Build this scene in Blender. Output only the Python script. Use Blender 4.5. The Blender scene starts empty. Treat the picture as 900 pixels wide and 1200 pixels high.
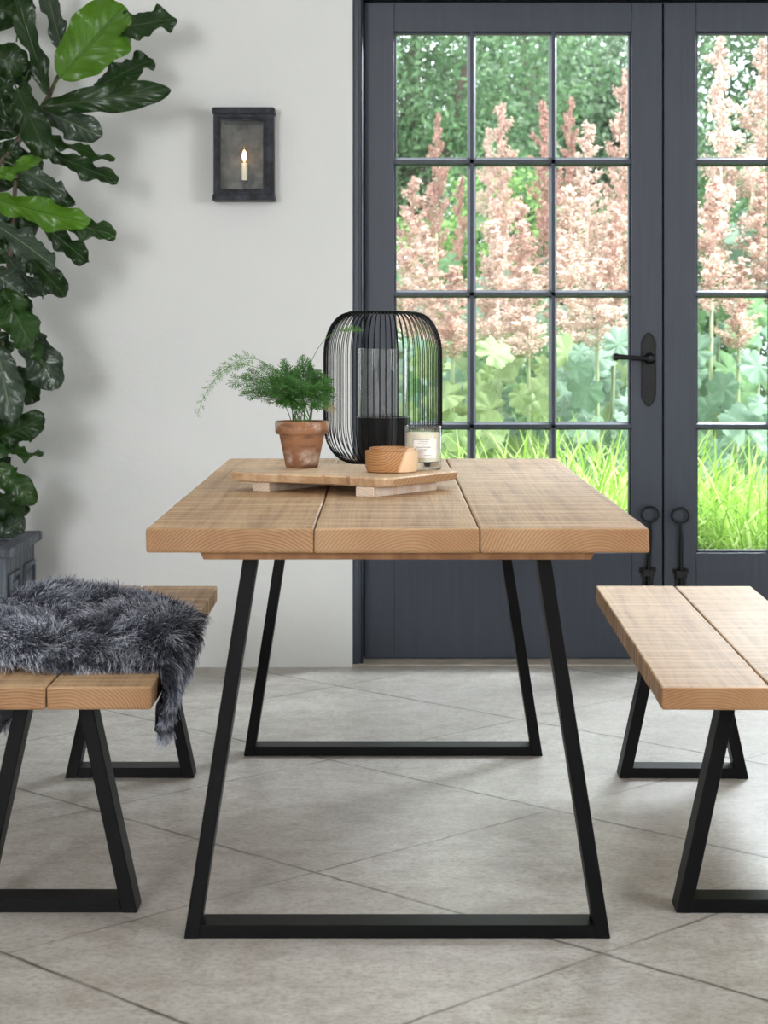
import bpy, bmesh, math, random
import numpy as np
from mathutils import Vector, Matrix, noise as mnoise

# ------------------------------------------------------------------ camera, sky, sun, light, exposure
S = bpy.context.scene
C = S.collection
F, HZ, CH = 2335.0, 385.0, 1.117          # focal length in px of a 900x1200 frame, horizon row, eye height

cam_d = bpy.data.cameras.new('camera')
cam_d.sensor_fit = 'VERTICAL'; cam_d.sensor_height = 36.0
cam_d.lens = F / 1200 * 36
cam_d.shift_y = -(600 - HZ) / 1200
cam_d.clip_start = 0.05; cam_d.clip_end = 200
cam_d.dof.use_dof = True; cam_d.dof.focus_distance = 4.6; cam_d.dof.aperture_fstop = 8.5
cam = bpy.data.objects.new('camera', cam_d); C.objects.link(cam)
cam.location = (0, 0, CH); cam.rotation_euler = (math.pi / 2, 0, 0)
S.camera = cam

S.view_settings.view_transform = 'Standard'
S.view_settings.look = 'None'
S.view_settings.exposure = 0.0
S.view_settings.gamma = 1.0
S.view_settings.use_curve_mapping = False
S.cycles.use_denoising = True
S.cycles.max_bounces = 10; S.cycles.transparent_max_bounces = 24
S.cycles.sample_clamp_indirect = 8.0

world = bpy.data.worlds.new('sky'); S.world = world; world.use_nodes = True
_bg = world.node_tree.nodes['Background']
_bg.inputs[0].default_value = (0.86, 0.93, 1.0, 1); _bg.inputs[1].default_value = 5.0

def light(name, kind, loc, aim, energy, color=(1, 1, 1), size=1.0, size_y=None, angle=None):
    d = bpy.data.lights.new(name, kind); d.energy = energy; d.color = color
    if kind == 'AREA':
        d.shape = 'RECTANGLE'; d.size = size; d.size_y = size_y or size
    if kind == 'POINT': d.shadow_soft_size = size
    if angle is not None: d.angle = angle
    o = bpy.data.objects.new(name, d); C.objects.link(o); o.location = loc
    if kind != 'POINT':
        o.rotation_euler = (Vector(aim) - Vector(loc)).to_track_quat('-Z', 'Y').to_euler()
    return o
light('sun', 'SUN', (6, 6, 9), (2.2, 7.4, 0), 6.0, (1.0, 0.96, 0.90), angle=0.03)
# soft fill lamps added behind the camera and at right, by made-up window openings
light('rear_fill', 'AREA', (-2.1, -2.85, 1.95), (-0.2, 5.5, 0.9), 210, (0.98, 0.985, 1.0), 1.2, 1.5)
light('side_fill', 'AREA', (3.3, 1.6, 1.7), (0.3, 4.6, 0.6), 70, (0.95, 0.98, 1.0), 1.8, 1.4)
# area lamp added outside to boost the daylight through the garden doors
light('door_daylight_boost', 'AREA', (2.2, 8.3, 2.95), (0.2, 4.0, 0.2), 310, (0.84, 0.915, 1.0), 1.0, 0.7)

# ------------------------------------------------------------------ helpers
rnd = random.Random(7)
def sr(r, g, b):
    f = lambda c: (c / 255 / 12.92) if c / 255 <= 0.04045 else ((c / 255 + 0.055) / 1.055) ** 2.4
    return (f(r), f(g), f(b), 1.0)

def P(px, py, Y):
    return Vector(((px - 450) * Y / F, Y, CH - (py - HZ) * Y / F))

class Nt:
    """small node-tree writer"""
    def __init__(s, name):
        s.m = bpy.data.materials.new(name); s.m.use_nodes = True
        s.t = s.m.node_tree; s.b = s.t.nodes['Principled BSDF']; s.out = s.t.nodes['Material Output']
    def n(s, typ, **kw):
        nd = s.t.nodes.new(typ)
        for k, v in kw.items(): setattr(nd, k, v)
        return nd
    def put(s, sock, v):
        if hasattr(v, 'is_output'): s.t.links.new(v, sock)
        elif v is not None: sock.default_value = v
    def math(s, op, a, b=None, c=None):
        nd = s.n('ShaderNodeMath', operation=op); s.put(nd.inputs[0], a)
        if b is not None: s.put(nd.inputs[1], b)
        if c is not None: s.put(nd.inputs[2], c)
        return nd.outputs[0]
    def coord(s, which='Object'): return s.n('ShaderNodeTexCoord').outputs[which]
    def scale(s, vec, sc, loc=(0, 0, 0)):
        nd = s.n('ShaderNodeMapping'); s.put(nd.inputs[0], vec); nd.inputs['Scale'].default_value = sc
        nd.inputs['Location'].default_value = loc; return nd.outputs[0]
    def noise(s, vec, sc, det=4.0, rough=0.55, dist=0.0):
        nd = s.n('ShaderNodeTexNoise'); s.put(nd.inputs['Vector'], vec); nd.inputs['Scale'].default_value = sc
        nd.inputs['Detail'].default_value = det; nd.inputs['Roughness'].default_value = rough
        nd.inputs['Distortion'].default_value = dist; return nd.outputs['Fac']
    def ramp(s, fac, stops):
        nd = s.n('ShaderNodeValToRGB'); s.put(nd.inputs[0], fac); e = nd.color_ramp.elements
        while len(e) < len(stops): e.new(0.5)
        for i, (p, c) in enumerate(stops):
            e[i].position = p; e[i].color = c if not isinstance(c, (int, float)) else (c, c, c, 1)
        return nd.outputs[0]
    def mix(s, fac, a, b, mode='MIX'):
        nd = s.n('ShaderNodeMix', data_type='RGBA', blend_type=mode)
        s.put(nd.inputs[0], fac); s.put(nd.inputs[6], a); s.put(nd.inputs[7], b); return nd.outputs[2]
    def sep(s, vec):
        nd = s.n('ShaderNodeSeparateXYZ'); s.put(nd.inputs[0], vec); return nd.outputs
    def comb(s, x, y, z):
        nd = s.n('ShaderNodeCombineXYZ'); s.put(nd.inputs[0], x); s.put(nd.inputs[1], y); s.put(nd.inputs[2], z); return nd.outputs[0]
    def bump(s, h, strength=0.3, dist=0.01):
        nd = s.n('ShaderNodeBump'); s.put(nd.inputs['Height'], h); nd.inputs['Strength'].default_value = strength
        nd.inputs['Distance'].default_value = dist; s.t.links.new(nd.outputs[0], s.b.inputs['Normal'])
    def set(s, **kw):
        nm = dict(color='Base Color', rough='Roughness', metal='Metallic', spec='Specular IOR Level', trans='Transmission Weight',
                  ior='IOR', coat='Coat Weight', emit='Emission Color', power='Emission Strength', sss='Subsurface Weight')
        for k, v in kw.items(): s.put(s.b.inputs[nm[k]], v)
        return s.m

def plain(name, col, rough=0.5, metal=0.0, spec=0.5, var=0.12, vs=14.0, bump=0.0, bs=60.0):
    t = Nt(name); co = t.coord()
    c = tuple(col[:3]); lo = tuple(x * (1 - var) for x in c) + (1,); hi = tuple(min(1, x * (1 + var)) for x in c) + (1,)
    t.set(color=t.ramp(t.noise(co, vs), [(0.3, lo), (0.7, hi)]), rough=rough, metal=metal, spec=spec)
    if bump: t.bump(t.noise(co, bs), bump, 0.004)
    return t.m

def obj(name, verts, faces, mat, parent=None, loc=(0, 0, 0), smooth=None, bevel=0.0, seg=2, uv=None, edges=None):
    me = bpy.data.meshes.new(name); me.from_pydata([tuple(v) for v in verts], [], faces); me.update()
    if mat is not None: me.materials.append(mat)
    if uv is not None:
        l = me.uv_layers.new(name='uv'); idx = np.empty(len(me.loops), dtype=np.int32)
        me.loops.foreach_get('vertex_index', idx)
        l.data.foreach_set('uv', np.asarray(uv, dtype=np.float32)[idx].ravel())
    if smooth:
        me.polygons.foreach_set('use_smooth', [True] * len(me.polygons))
        if smooth is not True: me.set_sharp_from_angle(angle=math.radians(smooth))
    o = bpy.data.objects.new(name, me); C.objects.link(o); o.location = loc
    if parent: o.parent = parent
    if bevel:
        m = o.modifiers.new('bevel', 'BEVEL'); m.width = bevel; m.segments = seg; m.limit_method = 'ANGLE'; m.angle_limit = math.radians(35)
    return o

class MB:
    def __init__(s): s.v = []; s.f = []; s.uv = []
    def add(s, vs, fs):
        k = len(s.v); s.v += [tuple(v) for v in vs]; s.f += [tuple(i + k for i in f) for f in fs]; return s
    def box(s, a, b):
        (x0, y0, z0), (x1, y1, z1) = a, b
        return s.add([(x0, y0, z0), (x1, y0, z0), (x1, y1, z0), (x0, y1, z0), (x0, y0, z1), (x1, y0, z1), (x1, y1, z1), (x0, y1, z1)],
                     [(3, 2, 1, 0), (4, 5, 6, 7), (0, 1, 5, 4), (1, 2, 6, 5), (2, 3, 7, 6), (3, 0, 4, 7)])
    def prism(s, poly, ax, a, b):
        """polygon (2D list) extruded along axis ax from a to b"""
        def pt(u, v, w): return {'x': (w, u, v), 'y': (u, w, v), 'z': (u, v, w)}[ax]
        n = len(poly); vs = [pt(u, v, a) for u, v in poly] + [pt(u, v, b) for u, v in poly]
        fs = [tuple(range(n)), tuple(range(2 * n - 1, n - 1, -1))] + [(i, i + n, (i + 1) % n + n, (i + 1) % n) for i in range(n)]
        return s.add(vs, fs)
    def lathe(s, prof, n=40, c=(0, 0, 0), cap0=False, cap1=False):
        vs = []; fs = []
        for r, z in prof:
            for i in range(n):
                a = 2 * math.pi * i / n; vs.append((c[0] + r * math.cos(a), c[1] + r * math.sin(a), c[2] + z))
        for j in range(len(prof) - 1):
            for i in range(n):
                fs.append((j * n + i, j * n + (i + 1) % n, (j + 1) * n + (i + 1) % n, (j + 1) * n + i))
        if cap0: fs.append(tuple(range(n - 1, -1, -1)))
        if cap1: fs.append(tuple(range((len(prof) - 1) * n, len(prof) * n)))
        return s.add(vs, fs)
    def tube(s, pts, rad, n=8, closed=False, cap=True):
        pts = [Vector(p) for p in pts]; m = len(pts)
        rs = rad if isinstance(rad, (list, tuple)) else [rad] * m
        vs = []; fs = []; up = None
        for i in range(m):
            d = (pts[(i + 1) % m] - pts[i - 1]) if closed else (pts[min(i + 1, m - 1)] - pts[max(i - 1, 0)])
            d = d.normalized() if d.length > 1e-9 else Vector((0, 0, 1))
            if up is None: up = Vector((0, 0, 1)) if abs(d.z) < 0.9 else Vector((0, 1, 0))
            x = up.cross(d); x = x.normalized() if x.length > 1e-6 else Vector((1, 0, 0)); y = d.cross(x); up = y
            for k in range(n):
                a = 2 * math.pi * k / n; vs.append(pts[i] + (x * math.cos(a) + y * math.sin(a)) * rs[i])
        for i in range(m if closed else m - 1):
            for k in range(n):
                j = (i + 1) % m; fs.append((i * n + k, i * n + (k + 1) % n, j * n + (k + 1) % n, j * n + k))
        if cap and not closed: fs += [tuple(range(n - 1, -1, -1)), tuple(range((m - 1) * n, m * n))]
        return s.add(vs, fs)
    def build(s, name, mat, parent=None, **kw): return obj(name, s.v, s.f, mat, parent, **kw)

def thing(name, label, cat, loc=(0, 0, 0), rotz=0.0, group=None):
    o = bpy.data.objects.new(name, None); C.objects.link(o); o.location = loc; o.rotation_euler = (0, 0, rotz)
    o['label'] = label; o['category'] = cat
    if group: o['group'] = group
    return o
def tag(o, label, cat, group=None, kind=None):
    o['label'] = label; o['category'] = cat
    if group: o['group'] = group
    if kind: o['kind'] = kind
    return o
def struct(o): o['kind'] = 'structure'; return o
def dup(o, parent=None, name=None):
    c = o.copy(); C.objects.link(c)
    if parent is not None: c.parent = parent
    return c

# ------------------------------------------------------------------ materials
def wood(name, light_c, mid_c, dark_c, along='Y', period=0.0065, saw=1.0, spread=0.16, depth=0.10, contrast=1.0, END=(192, 176, 160)):
    """sawn timber: growth rings about an axis along the plank, saw marks across it"""
    t = Nt(name); co = t.coord('Object'); x, y, z = t.sep(co)
    if along == 'X': x, y = y, x
    rn = t.n('ShaderNodeObjectInfo').outputs['Random']; r2 = t.math('FRACT', t.math('MULTIPLY', rn, 17.31))
    v = t.comb(t.math('ADD', x, t.math('MULTIPLY', rn, 9.0)), t.math('ADD', y, t.math('MULTIPLY', r2, 11.0)), z)
    slow = t.noise(t.scale(v, (5, 1.1, 5)), 1.0, 2.0)
    fine = t.noise(t.scale(v, (60, 5, 60)), 1.0, 3.0)
    dx = t.math('ADD', t.math('SUBTRACT', x, t.math('MULTIPLY', t.math('SUBTRACT', rn, 0.5), spread)), t.math('MULTIPLY', t.math('SUBTRACT', slow, 0.5), 0.07))
    dz = t.math('ADD', t.math('ADD', z, t.math('ADD', t.math('MULTIPLY', r2, 0.06), depth)), t.math('MULTIPLY', t.math('SUBTRACT', slow, 0.5), 0.03))
    r = t.math('SQRT', t.math('ADD', t.math('MULTIPLY', dx, dx), t.math('MULTIPLY', dz, dz)))
    r = t.math('ADD', r, t.math('MULTIPLY', fine, 0.0022))
    ph = t.math('FRACT', t.math('DIVIDE', r, period))
    ring = t.ramp(ph, [(0.0, 0.0), (0.55, 0.25), (0.86, 1.0), (1.0, 0.1)])
    blot = t.noise(t.scale(v, (6, 1.6, 6)), 1.0, 5.0, 0.6)
    col = t.mix(t.ramp(blot, [(0.35, 0.0), (0.68, 1.0)]), light_c, mid_c)
    base = col
    col = t.mix(t.math('MULTIPLY', ring, 0.80 * contrast), col, dark_c)
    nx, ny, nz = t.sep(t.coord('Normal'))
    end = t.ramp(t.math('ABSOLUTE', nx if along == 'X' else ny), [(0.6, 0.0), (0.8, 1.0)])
    band = t.noise(t.scale(v, (30, 0.8, 30)), 1.0, 5.0, 0.65, 0.6)
    fib = t.noise(t.scale(v, (240, 9, 240)), 1.0, 3.0, 0.6)
    flat = t.mix(t.math('MULTIPLY', ring, 0.22 * contrast), base, dark_c)
    flat = t.mix(t.math('MULTIPLY', t.ramp(band, [(0.46, 0.0), (0.64, 1.0)]), 0.50), flat, dark_c)
    flat = t.mix(t.math('MULTIPLY', t.ramp(fib, [(0.48, 0.0), (0.7, 1.0)]), 0.24), flat, dark_c)
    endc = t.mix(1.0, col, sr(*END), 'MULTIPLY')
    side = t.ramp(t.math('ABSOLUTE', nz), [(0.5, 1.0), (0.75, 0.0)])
    flat = t.mix(side, flat, t.mix(1.0, flat, sr(205, 192, 180), 'MULTIPLY'))  # upright side faces darkened in the colour, as if turned from the light
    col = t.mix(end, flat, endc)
    saw_on = t.math('SUBTRACT', 1.0, t.math('MULTIPLY', end, 0.8))
    sm = t.noise(t.scale(v, (2.2, 150, 2.2)), 1.0, 3.0, 0.65)
    sm2 = t.noise(t.scale(v, (9, 420, 9)), 1.0, 2.0, 0.6)
    sfac = t.ramp(t.math('MULTIPLY', t.math('ADD', sm, sm2), 0.5), [(0.44, 0.0), (0.60, 1.0)])
    col = t.mix(t.math('MULTIPLY', t.math('MULTIPLY', sfac, saw_on), 0.34 * saw), col, tuple(c * 0.62 for c in dark_c[:3]) + (1,))
    pale = t.noise(t.scale(v, (3, 40, 3)), 1.0, 3.0)
    col = t.mix(t.math('MULTIPLY', t.ramp(pale, [(0.45, 0.0), (0.65, 1.0)]), t.math('MULTIPLY', saw_on, 0.5 * saw)), col, tuple(min(1, c * 1.25 + .03) for c in light_c[:3]) + (1,))
    t.set(color=col, rough=0.52, spec=0.35)
    t.bump(t.math('ADD', t.math('MULTIPLY', ring, 0.25), t.math('MULTIPLY', sfac, -0.6 * saw)), 0.35, 0.0015)
    return t.m

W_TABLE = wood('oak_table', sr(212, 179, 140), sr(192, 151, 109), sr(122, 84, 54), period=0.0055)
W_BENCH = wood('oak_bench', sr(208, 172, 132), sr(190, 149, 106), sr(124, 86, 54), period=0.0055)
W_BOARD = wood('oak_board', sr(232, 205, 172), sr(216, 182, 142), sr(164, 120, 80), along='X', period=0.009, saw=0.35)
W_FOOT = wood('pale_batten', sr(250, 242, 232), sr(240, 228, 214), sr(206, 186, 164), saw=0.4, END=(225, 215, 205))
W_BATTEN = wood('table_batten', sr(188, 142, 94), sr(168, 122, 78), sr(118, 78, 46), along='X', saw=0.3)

M_STEEL = plain('black_powder_coated_steel', (0.002, 0.002, 0.0024), 0.46, 0.0, 0.12, 0.1, 40, 0.03, 400)
M_IRON = plain('black_wrought_iron', (0.005, 0.005, 0.006), 0.38, 0.0, 0.28, 0.25, 60, 0.35, 160)
def aged_metal(name, lo, hi, sc):
    t = Nt(name); n = t.noise(t.coord(), sc, 5, 0.7)
    t.set(color=t.ramp(n, [(0.40, lo), (0.72, hi)]), rough=0.5, metal=0.0, spec=0.22); t.bump(n, 0.2, 0.003); return t.m
M_DARKMETAL = aged_metal('aged_blue_black_metal', (0.004, 0.0045, 0.006, 1), (0.040, 0.046, 0.064, 1), 26)

def door_paint():
    t = Nt('slate_blue_door_paint'); co = t.coord()
    n = t.noise(t.scale(co, (60, 60, 3)), 1.0, 4)
    t.set(color=t.ramp(n, [(0.3, sr(49, 55, 66)), (0.7, sr(56, 62, 74))]), rough=0.42, spec=0.45)
    t.bump(n, 0.12, 0.002); return t.m
M_DOOR = door_paint()

def plaster():
    t = Nt('off_white_plaster'); co = t.coord()
    a = t.noise(co, 1.6, 4); b = t.noise(co, 9, 4); c = t.noise(co, 60, 3)
    t.set(color=t.mix(t.ramp(a, [(0.3, 0.0), (0.7, 1.0)]), sr(223, 223, 221), sr(216, 217, 215)), rough=0.85, spec=0.2)
    t.bump(t.math('ADD', t.math('MULTIPLY', b, 1.0), t.math('MULTIPLY', c, 0.12)), 0.25, 0.012); return t.m
M_WALL = plaster()
M_CEIL = plain('white_ceiling_paint', (0.78, 0.78, 0.76), 0.9, var=0.02)

def stone_floor():
    t = Nt('limestone_flags'); co = t.coord(); x, y, z = t.sep(co)
    wob = t.math('MULTIPLY', t.math('SUBTRACT', t.noise(co, 14, 3), 0.5), 0.012)
    u = t.math('ADD', t.math('MULTIPLY', t.math('ADD', x, y), 0.70711), wob)
    v = t.math('ADD', t.math('MULTIPLY', t.math('SUBTRACT', y, x), 0.70711), wob)
    T = 0.7545
    uu = t.math('DIVIDE', t.math('SUBTRACT', u, 2.039), T); vv = t.math('DIVIDE', t.math('SUBTRACT', v, 2.995), T)
    def dist(q):
        f = t.math('FRACT', q); return t.math('MULTIPLY', t.math('MINIMUM', f, t.math('SUBTRACT', 1.0, f)), T)
    du, dv = dist(uu), dist(vv)
    gap = t.noise(co, 3.0, 2)
    def groove(d, w): return t.math('SUBTRACT', 1.0, t.math('SMOOTH_MIN', t.math('DIVIDE', d, w), 1.0, 0.05))
    gu = t.math('MAXIMUM', groove(du, 0.0080), 0.0); gv = t.math('MULTIPLY', t.math('MAXIMUM', groove(dv, 0.0062), 0.0), t.ramp(gap, [(0.35, 0.25), (0.6, 0.9)]))
    g = t.math('MINIMUM', t.math('MAXIMUM', gu, gv), 1.0)
    cell = t.n('ShaderNodeTexWhiteNoise', noise_dimensions='2D')
    t.put(cell.inputs['Vector'], t.comb(t.math('FLOOR', uu), t.math('FLOOR', vv), 0.0))
    a = t.noise(co, 1.7, 6, 0.66); b = t.noise(t.scale(co, (1, 1, 1), (3, 1, 0)), 11, 6, 0.7); c = t.noise(co, 75, 5, 0.75)
    col = t.mix(t.ramp(a, [(0.3, 0.0), (0.72, 1.0)]), sr(206, 201, 194), sr(178, 174, 168))
    col = t.mix(t.math('MULTIPLY', t.ramp(b, [(0.42, 0.0), (0.70, 1.0)]), 0.65), col, sr(140, 128, 115))
    col = t.mix(t.math('MULTIPLY', t.ramp(c, [(0.46, 0.0), (0.66, 1.0)]), 0.62), col, sr(118, 110, 100))
    col = t.mix(t.math('MULTIPLY', cell.outputs['Value'], 0.22), col, sr(158, 150, 140))
    col = t.mix(t.math('MULTIPLY', g, t.ramp(t.noise(co, 7, 3), [(0.35, 0.55), (0.6, 1.0)])), col, sr(56, 47, 38))
    t.set(color=col, rough=t.ramp(b, [(0.3, 0.30), (0.7, 0.50)]), spec=0.5)
    t.bump(t.math('ADD', t.math('MULTIPLY', g, -0.3), t.math('MULTIPLY', t.math('ADD', b, c), 0.16)), 0.5, 0.004)
    return t.m
M_FLOOR = stone_floor()

def thin_glass(name, tint=(1, 1, 1, 1), refl=1.0, edge=0.0):
    t = Nt(name); tr = t.n('ShaderNodeBsdfTransparent'); tr.inputs[0].default_value = tint
    gl = t.n('ShaderNodeBsdfGlossy'); gl.inputs['Roughness'].default_value = 0.02
    geo = t.n('ShaderNodeNewGeometry'); vd = t.n('ShaderNodeVectorMath', operation='DOT_PRODUCT')
    t.put(vd.inputs[0], geo.outputs['Normal']); t.put(vd.inputs[1], geo.outputs['Incoming'])
    fres = t.math('ADD', 0.04, t.math('MULTIPLY', 0.90, t.math('POWER', t.math('SUBTRACT', 1.0, t.math('ABSOLUTE', vd.outputs['Value'])), 5.0)))
    mx = t.n('ShaderNodeMixShader')
    t.put(mx.inputs[0], t.math('MULTIPLY', fres, refl)); t.t.links.new(tr.outputs[0], mx.inputs[1]); t.t.links.new(gl.outputs[0], mx.inputs[2])
    t.t.links.new(mx.outputs[0], t.out.inputs[0]); t.t.nodes.remove(t.b); return t.m
M_PANE = thin_glass('window_glass', (0.98, 0.99, 0.985, 1), 0.9)
M_HURR = thin_glass('clear_cylinder_glass', (0.975, 0.98, 0.98, 1), 1.8)
def solid_glass():
    t = Nt('thick_glass_base'); return t.set(color=(0.96, 0.98, 0.97, 1), rough=0.0, trans=1.0, ior=1.45)
M_GLASS = solid_glass()

def leaf_mat(name, top, vein, translucent=0.25, rough=0.32, veins=9.0, patch=0.15):
    """leaf with a midrib at v=0.5 and side veins; u runs from stem to tip"""
    t = Nt(name); u, v, _ = t.sep(t.coord('UV'))
    s = t.math('ABSOLUTE', t.math('SUBTRACT', v, 0.5))
    mid = t.ramp(s, [(0.012, 1.0), (0.035, 0.0)])
    sv = t.math('FRACT', t.math('MULTIPLY', t.math('SUBTRACT', u, t.math('MULTIPLY', s, 0.75)), veins))
    side = t.ramp(t.math('ABSOLUTE', t.math('SUBTRACT', sv, 0.5)), [(0.02, 1.0), (0.07, 0.0)])
    k = t.math('MINIMUM', t.math('ADD', mid, t.math('MULTIPLY', side, 0.45)), 1.0)
    c = tuple(top[:3])
    base = t.ramp(t.noise(t.coord('Object'), 9, 3), [(0.3, tuple(x * (1 - patch) for x in c) + (1,)), (0.7, tuple(x * (1 + patch) for x in c) + (1,))])
    col = t.mix(t.math('MULTIPLY', k, 0.7), base, vein)
    t.set(color=col, rough=rough, spec=0.5)
    t.bump(t.math('SUBTRACT', 0.0, k), 0.5, 0.005)
    if translucent:
        tl = t.n('ShaderNodeBsdfTranslucent'); t.put(tl.inputs[0], t.mix(0.5, col, tuple(min(1, x * 1.6) for x in c) + (1,)))
        mx = t.n('ShaderNodeMixShader'); mx.inputs[0].default_value = translucent
        t.t.links.new(t.b.outputs[0], mx.inputs[1]); t.t.links.new(tl.outputs[0], mx.inputs[2]); t.t.links.new(mx.outputs[0], t.out.inputs[0])
    return t.m
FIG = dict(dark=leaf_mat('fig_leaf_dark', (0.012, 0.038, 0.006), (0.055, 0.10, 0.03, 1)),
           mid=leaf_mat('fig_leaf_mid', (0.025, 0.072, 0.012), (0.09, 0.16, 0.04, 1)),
           bright=leaf_mat('fig_leaf_backlit', (0.075, 0.19, 0.010), (0.05, 0.12, 0.015, 1), 0.3),  # brighter green puts the backlight on the lit leaves into the colour
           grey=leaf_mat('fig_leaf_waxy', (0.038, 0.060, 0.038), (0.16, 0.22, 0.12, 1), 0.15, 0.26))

def foliage(name, cols, scale=3.0, trans=0.3, rough=0.6):
    t = Nt(name); geo = t.n('ShaderNodeNewGeometry')
    n = t.math('ADD', t.math('MULTIPLY', geo.outputs['Random Per Island'], 0.5), t.math('MULTIPLY', t.noise(t.coord('Object'), scale, 3), 0.55))
    col = t.ramp(n, [(0.15 + 0.7 * i / max(1, len(cols) - 1), c) for i, c in enumerate(cols)])
    t.set(color=col, rough=rough, spec=0.25)
    tl = t.n('ShaderNodeBsdfTranslucent'); t.put(tl.inputs[0], col)
    mx = t.n('ShaderNodeMixShader'); mx.inputs[0].default_value = trans
    t.t.links.new(t.b.outputs[0], mx.inputs[1]); t.t.links.new(tl.outputs[0], mx.inputs[2]); t.t.links.new(mx.outputs[0], t.out.inputs[0])
    return t.m
M_TREE_A = foliage('tree_leaves_deep', [(0.045, 0.10, 0.045, 1), (0.10, 0.20, 0.085, 1), (0.21, 0.34, 0.16, 1)], 0.8)
M_TREE_B = foliage('tree_leaves_pale', [(0.09, 0.16, 0.09, 1), (0.20, 0.31, 0.19, 1), (0.36, 0.48, 0.33, 1)], 0.8)
M_TREE_C = foliage('tree_leaves_lime', [(0.09, 0.19, 0.05, 1), (0.20, 0.36, 0.10, 1), (0.38, 0.55, 0.20, 1)], 0.8)
M_PLUME = [foliage('plume_salmon', [(0.44, 0.27, 0.22, 1), (0.62, 0.43, 0.36, 1), (0.76, 0.60, 0.52, 1)], 6, 0.35),
           foliage('plume_blush', [(0.48, 0.33, 0.27, 1), (0.66, 0.50, 0.42, 1), (0.82, 0.70, 0.62, 1)], 6, 0.35),
           foliage('plume_russet', [(0.34, 0.17, 0.13, 1), (0.50, 0.30, 0.25, 1), (0.64, 0.44, 0.38, 1)], 6, 0.35)]
M_POPPY_LEAF = [leaf_mat('poppy_leaf_glaucous', (0.15, 0.245, 0.165), (0.21, 0.31, 0.22, 1), 0.3, 0.6, 5),
                leaf_mat('poppy_leaf_green', (0.095, 0.19, 0.07), (0.15, 0.25, 0.11, 1), 0.3, 0.6, 5),
                leaf_mat('poppy_leaf_lime', (0.20, 0.28, 0.11), (0.26, 0.34, 0.16, 1), 0.3, 0.6, 5)]
M_POPPY_STEM = plain('poppy_stem', (0.36, 0.42, 0.24), 0.6)
M_GRASS = foliage('arching_grass', [(0.08, 0.21, 0.02, 1), (0.32, 0.52, 0.08, 1), (0.74, 0.82, 0.42, 1)], 2.0, 0.35, 0.42)
M_BARK = plain('bark', (0.10, 0.075, 0.055), 0.9, var=0.4, bump=0.6, bs=30)
M_FERN = foliage('asparagus_fern_green', [(0.035, 0.115, 0.022, 1), (0.06, 0.175, 0.035, 1), (0.12, 0.27, 0.06, 1)], 12, 0.25)
M_FERN_LIGHT = foliage('asparagus_fern_young', [(0.06, 0.18, 0.04, 1), (0.11, 0.26, 0.06, 1), (0.20, 0.36, 0.10, 1)], 12, 0.3)

# ------------------------------------------------------------------ the room
X0, X1, Y0, Y1, ZC = -2.9, 3.4, -3.0, 6.57, 2.85
WT = 0.25
OX0, OX1, OZ = -0.104, 1.985, 2.262           # opening of the garden doors
fl = MB().box((X0 - WT, Y0 - WT, -0.12), (X1 + WT, Y1 + WT, 0.0)).build('floor', M_FLOOR); struct(fl)
struct(MB().box((X0 - WT, Y0 - WT, ZC), (X1 + WT, Y1 + WT, ZC + 0.2)).build('ceiling', M_CEIL))
struct(MB().box((X0 - WT, Y1, 0), (OX0, Y1 + WT, ZC)).box((OX1, Y1, 0), (X1 + WT, Y1 + WT, ZC)).box((OX0, Y1, OZ), (OX1, Y1 + WT, ZC)).build('wall_back', M_WALL))
struct(MB().box((X0 - WT, Y0, 0), (X0, Y1, ZC)).build('wall_left', M_WALL))
struct(MB().box((X1, Y0, 0), (X1 + WT, 0.6, ZC)).box((X1, 2.6, 0), (X1 + WT, Y1, ZC)).box((X1, 0.6, 0), (X1 + WT, 2.6, 0.9)).box((X1, 0.6, 2.5), (X1 + WT, 2.6, ZC)).build('wall_right', M_WALL))
struct(MB().box((X0 - WT, Y0 - WT, 0), (-2.75, Y0, ZC)).box((-1.45, Y0 - WT, 0), (X1 + WT, Y0, ZC)).box((-2.75, Y0 - WT, 0), (-1.45, Y0, 1.15)).box((-2.75, Y0 - WT, 2.75), (-1.45, Y0, ZC)).build('wall_front', M_WALL))
# stone threshold strip under the doors
struct(MB().box((OX0 + 0.0, 6.585, 0.0), (OX1, 6.80, 0.006)).build('trim_1', plain('threshold_stone', (0.42, 0.37, 0.31), 0.6, var=0.2, bump=0.3), bevel=0.003))
# door frame
fr = MB()
for sx, xa in ((1, OX0), (-1, OX1)):
    prof = [(0, 6.600), (0.019, 6.600), (0.019, 6.612), (0.027, 6.612), (0.031, 6.606), (0.034, 6.612), (0.034, 6.79), (0, 6.79)]
    poly = [(xa + sx * a, b) for a, b in prof]
    fr.prism(poly if sx > 0 else poly[::-1], 'z', 0.0, OZ)
fr.prism([(6.600, OZ), (6.600, OZ - 0.022), (6.612, OZ - 0.022), (6.612, OZ - 0.04), (6.79, OZ - 0.04), (6.79, OZ)], 'x', OX0, OX1)
fr.box((OX0 + .03, 6.752, 0), (OX0 + .052, 6.79, OZ)).box((OX1 - .052, 6.752, 0), (OX1 - .03, 6.79, OZ)).box((OX0 + .03, 6.752, OZ - .072), (OX1 - .03, 6.79, OZ - .03))
struct(fr.build('trim_2', M_DOOR))

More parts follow.
